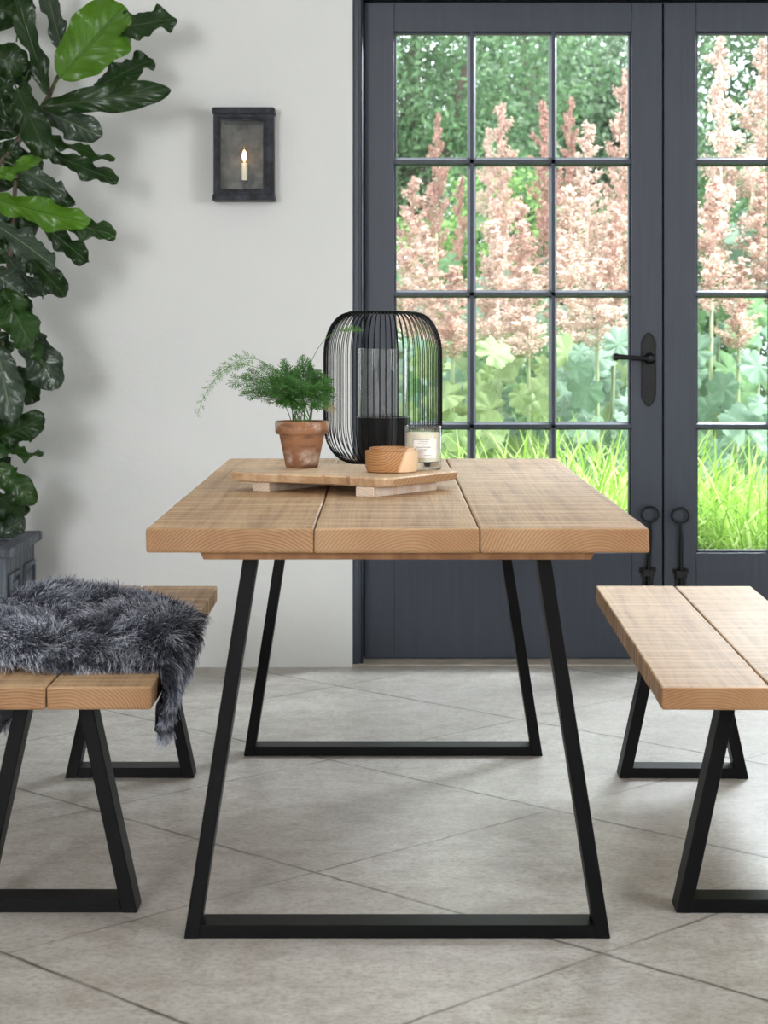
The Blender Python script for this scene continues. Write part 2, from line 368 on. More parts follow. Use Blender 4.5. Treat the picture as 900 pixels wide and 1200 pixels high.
# ------------------------------------------------------------------ garden doors
DY, DT, DK = 6.70, 0.05, F / 6.70
def dx(px): return (px - 450) / DK
def dz(py): return CH - (py - HZ) / DK
Z_TOP, Z_BOT = dz(3), 0.008
ROWS = [(37, 184), (194, 340), (349, 495), (504, 648)]
def make_door(name, xa, xb, cols):
    d = bpy.data.objects.new(name, None); C.objects.link(d); d['kind'] = 'structure'; d.location = (xa, DY, 0)
    zt, zb = dz(ROWS[0][0]), dz(ROWS[-1][1]); ga, gb = cols[0][0], cols[-1][1]
    W = xb - xa
    m = MB(); m.box((0, 0, Z_BOT), (ga - xa, DT, Z_TOP)); m.build('stile', M_DOOR, d, bevel=0.0025)
    m = MB(); m.box((gb - xa, 0, Z_BOT), (W, DT, Z_TOP)); m.build('stile', M_DOOR, d, bevel=0.0025)
    MB().box((ga - xa, 0, zt), (gb - xa, DT, Z_TOP)).build('top_rail', M_DOOR, d, bevel=0.0015)
    MB().box((ga - xa, 0, Z_BOT), (gb - xa, DT, zb)).build('bottom_rail', M_DOOR, d, bevel=0.0015)
    bars = MB()
    def bar_prof(c, w):   # moulded section: square nib, hollow shoulder
        h = w / 2
        return [(c - h * 0.45, 0.004), (c + h * 0.45, 0.004), (c + h * 0.62, 0.012), (c + h, 0.020), (c + h, 0.044), (c - h, 0.044), (c - h, 0.020), (c - h * 0.62, 0.012)]
    for i in range(len(cols) - 1):
        a, b = cols[i][1] - xa, cols[i + 1][0] - xa
        bars.prism(bar_prof((a + b) / 2, b - a), 'z', zb, zt)
    for i in range(3):
        a, b = dz(ROWS[i + 1][0]), dz(ROWS[i][1])
        bars.prism([(y, z) for z, y in bar_prof((a + b) / 2, b - a)], 'x', ga - xa, gb - xa)
    bars.build('glazing_bars', M_DOOR, d, smooth=30)
    # moulding round the whole glazed field
    mo = MB()
    for (a, b, c_, e) in ((ga - xa, ga - xa + 0.008, zb, zt), (gb - xa - 0.008, gb - xa, zb, zt)):
        mo.box((a, 0.014, c_), (b, 0.044, e))
    for (c_, e) in ((zb, zb + 0.008), (zt - 0.008, zt)):
        mo.box((ga - xa, 0.014, c_), (gb - xa, 0.044, e))
    mo.build('glazing_bead', M_DOOR, d, bevel=0.003)
    MB().box((ga - xa, 0.030, zb), (gb - xa, 0.033, zt)).build('glass', M_PANE, d)
    return d
COL1 = [(dx(462), dx(548)), (dx(558), dx(644)), (dx(653), dx(740))]
door1 = make_door('door_1', dx(427), dx(776.2), COL1)
shift = dx(816) - dx(462)
COL2 = [(a + shift, b + shift) for a, b in COL1]
door2 = make_door('door_2', dx(778), dx(1131), COL2)

def local(d, p): return Vector(p) - d.location
def dp(px, py, off=0.0): return Vector((dx(px), DY - off, dz(py)))
MB().box((dx(771) - dx(427), DT, Z_BOT), (dx(783) - dx(427), DT + 0.012, Z_TOP)).build('meeting_bead', M_DOOR, door1, bevel=0.002)
# lever handle on its pointed plate
pl = MB(); k = 14
out = []
xc, hw = dx(760), 8.0 / DK
ztop, zbot = dz(390), dz(476); zs = 11 / DK
for i in range(9): a = i / 8; out.append((xc - hw + 2 * hw * a, ztop - zs * (abs(2 * a - 1) ** 1.7)))
for i in range(9): a = i / 8; out.append((xc + hw - 2 * hw * a, zbot + zs * (abs(2 * a - 1) ** 1.7)))
org = door1.location
pl.prism([(a - org.x, b) for a, b in out], 'y', -0.005, 0.0)
plate = pl.build('lock_plate', M_IRON, door1, bevel=0.0015); plate['label'] = 'black iron lock plate with pointed ends'
rim_pts = [(a - org.x, -0.006, b) for a, b in out]
MB().tube(rim_pts, 0.0016, 6, closed=True).build('plate_edge', M_IRON, plate)
for py in (396, 470):
    s = MB().lathe([(0.0, 0.0), (0.004, 0.0), (0.0035, 0.002), (0.0, 0.0025)], 12); o = s.build('screw', M_IRON, plate, loc=local(door1, dp(760, py, 0.005)), smooth=40); o.rotation_euler = (math.pi / 2, 0, 0)
h = MB()
c0 = local(door1, dp(761, 420, 0.0))
hb = MB().lathe([(0.020, 0.004), (0.019, 0.008), (0.014, 0.012), (0.011, 0.03), (0.012, 0.05), (0.009, 0.058), (0.0, 0.06)], 20); ob = hb.build('door_handle', M_IRON, door1, loc=c0, smooth=40); ob.rotation_euler = (math.pi / 2, 0, 0)
ob['label'] = 'black iron lever handle'
lv = MB().tube([(-0.002, 0, 0.048), (-0.03, 0.001, 0.050), (-0.075, 0.004, 0.050), (-0.105, 0.006, 0.050), (-0.112, 0.006, 0.050)], [0.0078, 0.0066, 0.0082, 0.0098, 0.0098], 12)
lv.tube([(-0.112, 0.006, 0.050), (-0.115, 0.006, 0.050), (-0.126, 0.006, 0.050), (-0.130, 0.006, 0.050)], [0.0125, 0.0135, 0.0125, 0.006], 12)
lv.build('lever', M_IRON, ob, smooth=40)
# drop bolts with ring pulls
def bolt(d, px, top, lean):
    c = local(d, dp(px, top + 10, 0.022)); rx, rz = 10.0 / DK, 8.6 / DK
    ring = [(c.x + rx * math.cos(a), c.y, c.z + rz * math.sin(a)) for a in [2 * math.pi * i / 28 for i in range(28)]]
    e = local(d, dp(px + lean, top + 76, 0.016))
    b = MB().tube([(c.x, c.y, c.z - rz), (c.x + 0.002, c.y, c.z - rz - 0.05), e, (e.x, e.y, 0.03)], [0.0045, 0.0065, 0.0065, 0.0065], 10)
    bo = b.build('bolt', M_IRON, d, smooth=40); bo['label'] = 'black iron drop bolt with an oval ring pull'
    MB().tube(ring, 0.0042, 8, closed=True).build('ring_pull', M_IRON, bo, smooth=60)
    g = MB(); w = 6.5 / DK; w2 = 9.5 / DK; z1 = dz(top + 72)
    g.box((e.x - w, -0.006, z1 - 0.09), (e.x + w, 0.0, z1)); g.box((e.x - w2, -0.009, z1 - 0.018), (e.x + w2, 0.0, z1 - 0.002))
    g.box((e.x - w, -0.03, z1 - 0.03), (e.x + w, 0.0, z1 - 0.006)); g.box((e.x - w, -0.026, z1 - 0.085), (e.x + w, 0.0, z1 - 0.062))
    g.build('guide_plate', M_IRON, bo, bevel=0.0015)
bolt(door1, 760.5, 592, -1.5); bolt(door2, 796.3, 593.5, 1.0)

# ------------------------------------------------------------------ dining table
TX, TW, TF, TB, TZ = 0.0240, 0.900, 3.552, 5.472, 0.7605
TH = 0.0435
table = thing('dining_table', 'long plank-topped dining table on black steel frame legs, standing between the two benches', 'table', (TX, (TF + TB) / 2, 0))
def plank(name, parent, xa, xb, ya, yb, z0, z1, mat, bev=0.004, jag=0.0016, seed=0):
    """plank with slightly uneven sawn edges; its own origin at its centre"""
    r = random.Random(seed); n = 24
    cx, cy, cz = (xa + xb) / 2, (ya + yb) / 2, (z0 + z1) / 2; hx, hy, hz = (xb - xa) / 2, (yb - ya) / 2, (z1 - z0) / 2
    vs = []; fs = []
    for i in range(n + 1):
        y = -hy + 2 * hy * i / n; j = lambda: (r.random() - .5) * jag
        vs += [(-hx + j(), y, -hz), (hx + j(), y, -hz), (hx + j(), y, hz + j() * .4), (-hx + j(), y, hz + j() * .4)]
    for i in range(n):
        a, b = 4 * i, 4 * i + 4
        fs += [(a, a + 1, b + 1, b), (a + 1, a + 2, b + 2, b + 1), (a + 2, a + 3, b + 3, b + 2), (a + 3, a, b, b + 3)]
    fs += [(3, 2, 1, 0), (4 * n, 4 * n + 1, 4 * n + 2, 4 * n + 3)]
    return obj(name, vs, fs, mat, parent, loc=(cx, cy, cz), bevel=bev, seg=3)
hl = (TB - TF) / 2
seams = [-TW / 2, (368 - 450) / (F / TF) - TX, (562 - 450) / (F / TF) - TX, TW / 2]
for i in range(3):
    plank('plank', table, seams[i] + 0.0008, seams[i + 1] - 0.0008, -hl + (0.002, 0.0, 0.001)[i], hl, TZ - TH, TZ, W_TABLE, seed=i)
LF, LB = 3.646 - (TF + TB) / 2, 5.204 - (TF + TB) / 2       # front faces of the two leg frames
LD = 0.072
for yb_ in (LF - 0.05, LB - 0.02):
    mt = MB().prism([(-0.358, TZ - TH), (-0.350, TZ - TH - 0.017), (0.350, TZ - TH - 0.017), (0.358, TZ - TH)], 'y', 0, 0.11)
    o = mt.build('batten', W_BATTEN, table, loc=(0, yb_, 0), bevel=0.0015)
def leg_frame(parent, y0, y1, zt, half_b, half_t, w, bar, mat, plate=True, cx=0.0):
    """open trapezoid of flat steel tube: two slanting legs and a foot bar"""
    for s in (-1, 1):
        poly = [(cx + s * half_b, 0.0), (cx + s * half_t, zt), (cx + s * (half_t - w), zt), (cx + s * (half_b - w * 1.03), 0.0)]
        MB().prism(poly if s > 0 else poly[::-1], 'y', y0, y1).build('leg', mat, parent, bevel=0.0018)
    hb = half_b - w - 0.0005
    sl = (half_b - half_t) / zt * bar
    MB().prism([(cx - hb, 0.0006), (cx + hb, 0.0006), (cx + hb - sl, bar), (cx - hb + sl, bar)], 'y', y0 + 0.0004, y1 - 0.0004).build('foot_bar', mat, parent, bevel=0.0012)
    if plate:
        MB().box((cx - half_t + w, y0 + 0.006, zt - 0.006), (cx + half_t - w, y1 - 0.006, zt)).build('mounting_plate', mat, parent)
ZL = TZ - TH - 0.017
for yy in (LF, LB):
    leg_frame(table, yy, yy + LD, ZL, 0.3905, 0.2815, 0.0265, 0.025, M_STEEL)

# ------------------------------------------------------------------ benches
BL, BW, BZ, BT = 1.468, 0.400, 0.4505, 0.042
def make_bench(label, loc, rot, seam, seed):
    b = thing('bench', label, 'bench', loc, rot, 'matching plank benches')
    h = BL / 2
    plank('plank', b, -BW / 2, seam - 0.0012, -h, h, BZ - BT, BZ, W_BENCH, seed=seed)
    plank('plank', b, seam + 0.0012, BW / 2, -h + 0.002, h - 0.001, BZ - BT, BZ, W_BENCH, seed=seed + 1)
    for yy in (-h + 0.108, h - 0.150 - 0.07):
        leg_frame(b, yy, yy + 0.072, BZ - BT, 0.1605, 0.072, 0.0285, 0.026, M_STEEL)
    return b
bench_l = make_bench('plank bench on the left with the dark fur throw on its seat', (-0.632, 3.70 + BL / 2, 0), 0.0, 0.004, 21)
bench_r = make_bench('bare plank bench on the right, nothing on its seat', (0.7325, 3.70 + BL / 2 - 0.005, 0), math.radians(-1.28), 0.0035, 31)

# ------------------------------------------------------------------ fur throw on the left bench
def fur_throw():
    r = random.Random(5); Zs = BZ + 0.004
    NU, NV = 64, 34                       # u runs left-hang -> top -> right-hang, v front -> back
    def surf(u, v):
        if u < 0.16:                      # hanging behind, on the bench's far side
            k = u / 0.16; w = 0.35 + 0.65 * k
            y = 4.52 + (v - 0.5) * (0.30 + 0.45 * k * k); return Vector((-0.862 + 0.012 * math.sin(9 * v), y, 0.22 + (Zs + 0.0 - 0.22) * k))
        if u <= 0.76:                     # lying on the seat
            k = (u - 0.16) / 0.60; x = -0.855 + k * 0.424
            front = 3.862 + 0.008 * math.sin(9 * k)
            back = 4.72 - 0.24 * max(0.0, k - 0.25) / 0.75 + 0.02 * math.sin(11 * k)
            y = front + (back - front) * v
            edge = min(1.0, 4.2 * min(v, 1 - v)); edge = math.sqrt(max(0, edge))
            hump = 0.004 + 0.020 * edge + 0.022 * math.exp(-((k - 0.26) / 0.22) ** 2 - ((v - 0.78) / 0.2) ** 2) + 0.008 * math.sin(6 * k + 5 * v)
            if k > 0.93: hump *= 1 - 0.35 * (k - 0.93) / 0.07
            return Vector((x, y, Zs + hump))
        k = (u - 0.76) / 0.24             # the leg of the skin hanging down the near side
        yc = 4.20 - 0.42 * k ** 0.8; hw = 0.34 * (1 - k) ** 1.2 + 0.03
        z = Zs + 0.012 - 0.086 * k * (1 - 0.85 * (max(0.0, v - 0.45) / 0.55) * (1 - k) ) - 0.0 * v
        bulge = 0.012 * math.sin(math.pi * min(1, k * 1.2 + 0.12)) * (1 - 0.3 * v)
        return Vector((-0.432 + bulge, yc + (v - 0.5) * 2 * hw, z - (0.02 if k > 0.9 else 0)))
    V = [surf(i / NU, j / NV) for i in range(NU + 1) for j in range(NV + 1)]
    Fc = []
    for i in range(NU):
        for j in range(NV):
            a = i * (NV + 1) + j; Fc.append((a, a + NV + 1, a + NV + 2, a + 1))
    uv = [(0.0, 0.05)] * len(V)
    nb = len(V)
    # strands, clumped into locks
    eps = 1e-3; N = 62000; seg = 4
    locks = {}
    verts = list(V); faces = list(Fc); uvs = list(uv)
    for q in range(N):
        u = r.random(); v = r.random()
        if u > 0.9 and r.random() < 0.3: u = 0.7 + 0.25 * r.random()
        p = surf(u, v)
        du = surf(min(1, u + eps), v) - surf(max(0, u - eps), v); dv = surf(u, min(1, v + eps)) - surf(u, max(0, v - eps))
        n = du.cross(dv)
        n = n.normalized() if n.length > 1e-12 else Vector((0, 0, 1))
        if u <= 0.76 and u >= 0.16 and n.z < 0: n = -n
        if u > 0.76 and n.x < 0: n = -n
        if u < 0.16 and n.x > 0: n = -n
        key = (round(p.x * 42 + 0.8 * mnoise.noise(p * 9)), round(p.y * 30 + 0.8 * mnoise.noise(p * 7 + Vector((4, 0, 0)))), round(p.z * 30))
        if key not in locks:
            f1 = mnoise.noise_vector(p * 5.0); f2 = mnoise.noise_vector(p * 22.0)
            locks[key] = (p + n * 0.032, Vector((f1.x * 1.3 + f2.x * 0.4 + 0.30, f1.y * 0.9 + f2.y * 0.4 - 0.30, 0.0)), 0.6 + 0.8 * r.random(), r.random())
        cpt, comb, lf, shade = locks[key]
        tang = comb - n * comb.dot(n)
        if 0.62 < u <= 0.78: tang.x = tang.x * 0.4 - 0.15 * (u - 0.62) / 0.16; tang.z -= 0.3 * (u - 0.62) / 0.16
        if u > 0.78: tang = Vector((-0.1, -0.35, -0.8)) + tang * 0.35
        fr_ = max(0.0, 1 - v / 0.22) if 0.16 < u < 0.78 else 0.0
        tang = tang * (1 - 0.6 * fr_) + Vector((0.1, -0.55, -0.75)) * fr_ * 1.1
        if u < 0.14: tang = Vector((-0.1, 0, -1.0)) + tang * 0.3
        L = (0.036 + 0.034 * r.random()) * (0.65 + 0.35 * lf) * (0.75 if u > 0.76 else 1.0 - 0.2 * fr_)
        d1 = (n * (0.50 if u < 0.76 else 0.4) + tang * 0.9 + Vector((r.gauss(0, .22), r.gauss(0, .22), r.gauss(0, .12)))).normalized()
        tip = p + d1 * L; tip = tip.lerp(cpt + tang * 0.03, 0.22)
        mid = p + n * L * 0.45 + (tip - p) * 0.32
        side = Vector((r.gauss(0, 1), r.gauss(0, 1), r.gauss(0, .6))); side = side.cross(tip - p)
        side = side.normalized() if side.length > 1e-9 else Vector((1, 0, 0))
        w = 0.0011 * (0.7 + 0.6 * r.random()); b = len(verts)
        for s in range(seg + 1):
            t = s / seg; c = p * (1 - t) ** 2 + mid * 2 * t * (1 - t) + tip * t * t
            ww = w * (1 - 0.75 * t)
            verts.append(c + side * ww); verts.append(c - side * ww); uvs += [(shade, t), (shade, t)]
        for s in range(seg):
            a = b + 2 * s; faces.append((a, a + 1, a + 3, a + 2))
    t = Nt('charcoal_fur'); u_, v_, _ = t.sep(t.coord('UV'))
    body = t.ramp(t.math('ADD', v_, t.math('MULTIPLY', t.math('SUBTRACT', u_, 0.5), 0.55)), [(0.0, sr(30, 31, 37)), (0.5, sr(58, 60, 70)), (0.8, sr(124, 128, 144)), (1.0, sr(222, 226, 238))])
    patch = t.ramp(t.noise(t.coord('Object'), 6.0, 3), [(0.35, 0.0), (0.65, 1.0)])
    t.set(color=t.mix(t.math('MULTIPLY', patch, 0.7), body, t.mix(0.7, body, sr(38, 39, 48))), rough=0.55, spec=0.35)
    org = Vector((-0.62, 4.3, BZ))
    o = obj('fur_throw', [v - org for v in verts], faces, t.m, None, loc=org, smooth=True, uv=uvs)
    tag(o, 'shaggy charcoal fur throw draped over the left bench', 'throw')
fur_throw()

# ------------------------------------------------------------------ serving board on the table
BZ0 = TZ + 0.0005
bt0, bt1 = BZ0 + 0.021, BZ0 + 0.0415
def serving_board():
    A, B, Cc = Vector((-0.338, 4.395)), Vector((0.004, 4.186)), Vector((0.163, 4.405))
    outline = [A, Vector((-0.335, 4.365)), Vector((-0.31, 4.352)), Vector((-0.20, 4.298)), Vector((-0.135, 4.262)), Vector((-0.128, 4.268)), Vector((-0.080, 4.238)), Vector((-0.072, 4.226)),
               Vector((-0.02, 4.196)), Vector((0.000, 4.188)), Vector((0.022, 4.200)), Vector((0.055, 4.245)), Vector((0.10, 4.312)), Vector((0.148, 4.378)), Cc,
               Vector((0.158, 4.45)), Vector((0.128, 4.512)), Vector((0.06, 4.56)), Vector((-0.05, 4.62)), Vector((-0.13, 4.655)), Vector((-0.17, 4.64)), Vector((-0.24, 4.55)), Vector((-0.31, 4.45))]
    org = Vector((-0.085, 4.42, BZ0)); b = thing('serving_board', 'rustic oak serving board raised on two battens, carrying the potted fern, bowl and candle', 'serving board', org)
    n = len(outline); cen = sum(outline, Vector((0, 0))) / n
    rows = [(0.0, bt0 - 0.0, 0.010), (1, bt0 + 0.003, 0.003), (2, bt1 - 0.003, 0.0), (3, bt1, 0.003)]
    vs = []; fs = []
    r = random.Random(2)
    jit = [r.uniform(-1, 1) for _ in range(n)]
    for k, z, ins in rows:
        for i, p in enumerate(outline):
            d = (cen - p).normalized(); low = 0.006 * abs(jit[i]) if k == 0 else 0.002 * jit[i] * (k == 1)
            q = p + d * (ins + low); vs.append((q.x - org.x, q.y - org.y, z - org.z))
    for k in range(3):
        for i in range(n):
            j = (i + 1) % n; fs.append((k * n + i, k * n + j, (k + 1) * n + j, (k + 1) * n + i))
    fs += [tuple(range(n - 1, -1, -1)), tuple(range(3 * n, 4 * n))]
    o = obj('slab', vs, fs, W_BOARD, b); 
    u = Vector((0.847, -0.531)); v = Vector((0.590, 0.807))
    for s in (0.055, 0.325):
        c = A + u * s + v * 0.004
        poly = [c, c + u * 0.045, c + u * 0.045 + v * 0.235, c + v * 0.235]
        m = MB().prism([(p.x - org.x, p.y - org.y) for p in poly], 'z', 0.0, 0.0205); m.build('batten', W_FOOT, b, bevel=0.0015)
serving_board()

# ------------------------------------------------------------------ potted fern
def terracotta():
    t = Nt('weathered_terracotta'); co = t.coord(); x, y, z = t.sep(co)
    a = t.noise(co, 26, 5, 0.65); b = t.noise(t.scale(co, (18, 18, 70)), 1.0, 4)
    col = t.mix(t.ramp(t.noise(co, 9, 3), [(0.3, 0.0), (0.7, 1.0)]), sr(158, 112, 82), sr(124, 86, 62))
    band = t.ramp(z, [(0.004, 0.0), (0.016, 1.0), (0.034, 0.7), (0.048, 0.0), (0.079, 0.0), (0.095, 0.8)])
    col = t.mix(t.math('MULTIPLY', t.math('MULTIPLY', t.ramp(a, [(0.46, 0.0), (0.62, 1.0)]), 0.75), band), col, sr(206, 190, 176))
    col = t.mix(t.math('MULTIPLY', t.ramp(b, [(0.5, 0.0), (0.68, 1.0)]), 0.6), col, sr(84, 58, 44))
    t.set(color=col, rough=0.85, spec=0.2); t.bump(a, 0.25, 0.003); return t.m
FX, FY = -0.186, 4.508
fern = thing('potted_fern', 'feathery asparagus fern in a weathered terracotta pot, at the left end of the board', 'potted plant', (FX, FY, bt1 + 0.0005))
PR = 0.0595; PH = 0.105
pot = MB().lathe([(0.0, 0.0), (0.034, 0.0), (0.0365, 0.002), (0.0515, 0.076), (0.0575, 0.076), (0.0600, 0.080), (0.0605, 0.100), (0.0585, PH), (0.0545, PH), (0.0525, 0.098), (0.050, 0.09)], 48)
pot.build('pot', terracotta(), fern, smooth=50)
soil = MB().lathe([(0.0, 0.094), (0.02, 0.095), (0.04, 0.093), (0.0505, 0.091)], 32); soil.build('soil', plain('potting_soil', (0.03, 0.022, 0.015), 0.95, var=0.5, vs=120, bump=1.0, bs=200), fern, smooth=True)

def bez(p, t):
    p0, p1, p2, p3 = p; s = 1 - t
    return p0 * s ** 3 + p1 * 3 * s * s * t + p2 * 3 * s * t * t + p3 * t ** 3
def frond(ctrl, seed, spray_from=0.35, half=0.05, dens=1.0, mat=M_FERN, spread=1.0):
    r = random.Random(seed); m = MB()
    n = 18; pts = [bez(ctrl, i / n) for i in range(n + 1)]
    m.tube(pts, [0.0011 - 0.0007 * i / n for i in range(n + 1)], 5)
    def ribbon(a, b, w, up):
        d = b - a; s = d.cross(up); s = s.normalized() * w if s.length > 1e-9 else Vector((w, 0, 0))
        mid = a.lerp(b, 0.45); k = len(m.v); m.v += [tuple(a), tuple(mid + s), tuple(b), tuple(mid - s)]; m.f.append((k, k + 1, k + 2, k + 3))
    nb = int(26 * dens)
    nrm = Vector((r.gauss(0, .3), -0.55 + r.gauss(0, .25), 0.8)).normalized()
    for i in range(nb):
        t = spray_from + (1 - spray_from) * (i + r.random() * .5) / nb
        base = bez(ctrl, t); tan = (bez(ctrl, min(1, t + .02)) - bez(ctrl, max(0, t - .02))).normalized()
        rel = (t - spray_from) / (1 - spray_from); L = half * (1.0 - 0.72 * rel) * (0.55 + 0.45 * min(1, rel * 5)) * r.uniform(.75, 1.15)
        sgn = 1 if i % 2 else -1
        side = nrm.cross(tan).normalized() * sgn
        d = (side * 0.85 * spread + tan * 0.75 + Vector((r.gauss(0, .12), r.gauss(0, .12), r.gauss(0, .12)))).normalized()
        e = base + d * L + Vector((0, 0, -0.25 * L * L / 0.05)); ribbon(base, e, 0.0006, nrm)
        nn = max(5, int(L / 0.0022))
        for j in range(nn):
            s = (j + 1) / nn; q = base.lerp(e, s)
            s2 = nrm.cross(d).normalized() * (1 if j % 2 else -1)
            dd = (s2 * 0.9 + d * 0.8 + Vector((r.gauss(0, .3), r.gauss(0, .3), r.gauss(0, .3)))).normalized()
            ribbon(q, q + dd * (0.014 * (1 - 0.5 * s)), 0.0011, nrm)
    return m
def fp(px, py, dy=0.0):
    p = P(px, py, FY + dy); return Vector((p.x - FX, p.y - FY, p.z - (bt1 + 0.0005)))
soil_z = 0.094
def base_pt(i): return Vector((0.022 * math.cos(i * 2.4), 0.018 * math.sin(i * 2.4), soil_z))
i = 0
# the long arching frond to the left, in two sprays
c = (base_pt(0), fp(335, 440), fp(262, 378, -.04), fp(231, 487, -.05)); frond(c, 1, 0.55, 0.032, 1.0, M_FERN_LIGHT, 0.9).build('frond', M_FERN_LIGHT, fern)['label'] = 'long pale frond arching to the left'
c = (base_pt(1), fp(335, 430), fp(300, 395, -.05), fp(252, 440, -.06)); frond(c, 2, 0.62, 0.03, 0.6).build('frond', M_FERN_LIGHT, fern)
tips = [(272, 445, 0, .055), (284, 462, -.05, .055), (290, 438, .04, .06), (300, 455, -.08, .055), (308, 428, 0, .06), (320, 462, -.09, .05), (322, 436, .05, .06), (335, 428, -.03, .06), (338, 455, -.1, .055),
        (350, 432, .06, .06), (352, 448, -.09, .06), (362, 430, -.02, .06), (368, 452, -.08, .055), (376, 440, .05, .055), (384, 450, 0, .05), (388, 466, -.04, .045), (378, 476, -.07, .045), (330, 474, -.06, .04), (350, 478, -.08, .04), (312, 446, -.03, .05), (343, 440, -.06, .055), (361, 462, -.05, .05)]
for q, (px, py, dy_, hf) in enumerate(tips):
    b = base_pt(q + 2); e = fp(px, py, dy_); m1 = b + Vector((0, 0, 0.05)) + (e - b) * 0.12; m2 = b.lerp(e, 0.62) + Vector((0, 0, 0.035))
    frond((b, m1, m2, e), 10 + q, 0.38, hf, 1.1).build('frond', M_FERN, fern)
c = (base_pt(5), fp(372, 470), fp(352, 405, .02), fp(392, 470, -.01)); frond(c, 60, 0.45, 0.045, 1.2).build('frond', M_FERN, fern)
c = (base_pt(7), fp(362, 440), fp(356, 430, .02), fp(355, 420, .0)); frond(c, 61, 0.5, 0.03, 0.9).build('frond', M_FERN, fern)
c = (base_pt(9), fp(368, 380, .0), fp(392, 385, -.02), fp(424, 386, -.03)); frond(c, 62, 0.72, 0.006, 0.5, M_FERN_LIGHT).build('frond', M_FERN_LIGHT, fern)['label'] = 'thin bare shoot arching to the right with a pale tip'
c = (base_pt(4), fp(360, 470), fp(375, 470, -.04), fp(392, 481, -.05)); frond(c, 63, 0.7, 0.015, 0.5).build('frond', plain('dry_stem', (0.42, 0.36, 0.20), 0.8), fern)

# ------------------------------------------------------------------ round wooden bowl
def bowl_wood():
    t = Nt('olive_wood'); co = t.coord(); x, y, z = t.sep(co)
    w = t.noise(co, 14, 3); r = t.math('SQRT', t.math('ADD', t.math('POWER', t.math('ADD', x, 0.035), 2.0), t.math('POWER', t.math('SUBTRACT', z, 0.085), 2.0)))
    ph = t.math('FRACT', t.math('DIVIDE', t.math('ADD', r, t.math('MULTIPLY', w, 0.012)), 0.0058))
    heart = t.mix(t.ramp(ph, [(0.0, 0.0), (0.6, 0.4), (0.9, 1.0), (1.0, 0.1)]), sr(186, 136, 88), sr(128, 84, 50))
    edge = t.math('ADD', t.math('ADD', x, t.math('MULTIPLY', z, -0.35)), t.math('MULTIPLY', t.math('SUBTRACT', w, 0.5), 0.02))
    col = t.mix(t.ramp(edge, [(0.012, 0.0), (0.017, 1.0)]), heart, sr(226, 192, 156))
    t.set(color=col, rough=0.5, spec=0.35); return t.m
bw = MB().lathe([(0.0, 0.0), (0.050, 0.0), (0.0545, 0.002), (0.0575, 0.010), (0.0585, 0.042), (0.0575, 0.0465), (0.050, 0.0475), (0.0495, 0.053), (0.047, 0.0535), (0.0455, 0.045), (0.043, 0.014), (0.03, 0.009), (0.0, 0.009)], 56)
o = bw.build('wooden_bowl', bowl_wood(), None, loc=(0.0172, 4.372, bt1 + 0.0005), smooth=35)
tag(o, 'small round turned wooden bowl at the front of the board', 'bowl')

# ------------------------------------------------------------------ scented candle in a glass
cd = thing('candle_jar', 'cream scented candle in a clear glass tumbler with a pale paper label, beside the bowl', 'candle', (0.0875, 4.452, bt1 + 0.0005))
R = 0.0405
g = MB().lathe([(0.0, 0.0), (R - 0.002, 0.0), (R, 0.002), (R, 0.017), (R - 0.003, 0.0178), (0.0, 0.0178)], 48); g.build('thick_base', M_GLASS, cd, smooth=40)
g = MB().lathe([(R, 0.018), (R, 0.0955), (R - 0.0012, 0.097), (R - 0.0028, 0.0955), (R - 0.0028, 0.018)], 48); g.build('glass', M_HURR, cd, smooth=50)
t = Nt('cream_wax'); t.set(color=sr(247, 236, 212), rough=0.5, sss=0.2)
MB().lathe([(0.0, 0.0184), (R - 0.004, 0.0184), (R - 0.0038, 0.020), (R - 0.0038, 0.081), (R - 0.005, 0.0815), (0.0, 0.0812)], 48).build('wax', t.m, cd, smooth=40)
MB().tube([(0, 0, 0.081), (0.0005, 0, 0.090)], 0.0009, 6).build('wick', plain('wick', (0.5, 0.47, 0.4)), cd)
def arc_patch(r, a0, a1, z0, z1, n=14, th=0.0003):
    vs = []; fs = []
    for i in range(n + 1):
        a = a0 + (a1 - a0) * i / n
        for rr in (r, r + th):
            vs += [(rr * math.sin(a), -rr * math.cos(a), z0), (rr * math.sin(a), -rr * math.cos(a), z1)]
    for i in range(n):
        b = 4 * i; c_ = b + 4
        fs += [(b + 2, c_ + 2, c_ + 3, b + 3), (b, b + 1, c_ + 1, c_), (b + 1, b + 3, c_ + 3, c_ + 1), (b, c_, c_ + 2, b + 2)]
    fs += [(0, 2, 3, 1), (4 * n, 4 * n + 1, 4 * n + 3, 4 * n + 2)]
    return vs, fs
lab = MB(); lab.add(*arc_patch(R + 0.0002, -0.62, 0.78, 0.027, 0.068)); labo = lab.build('paper_label', plain('label_paper', (0.80, 0.76, 0.73), 0.6, var=0.03), cd, smooth=30)
ink = plain('label_ink', (0.30, 0.24, 0.22), 0.6); pr = MB()
def script(z, a0, a1, amp, lw=0.00035, words=2, seed=0):
    """a line of flowing handwriting, too small to read"""
    r = random.Random(seed); n = int((a1 - a0) / 0.012); run = []
    for i in range(n):
        a = a0 + (a1 - a0) * i / n
        if words > 1 and abs((i / n * words) % 1 - 0.97) < 0.05:
            if len(run) > 2: pr.tube(run, lw, 4)
            run = []; continue
        zz = z + amp * math.sin(i * 1.9 + 0.6 * math.sin(i * .7)) * r.uniform(.5, 1.2)
        rr = R + 0.0007; run.append((rr * math.sin(a), -rr * math.cos(a), zz))
    if len(run) > 2: pr.tube(run, lw, 4)
script(0.0635, -0.20, 0.25, 0.0007, seed=1, words=1); script(0.0595, -0.30, 0.25, 0.0003, seed=2, words=3); script(0.0555, -0.02, 0.08, 0.0012, seed=5, words=1)
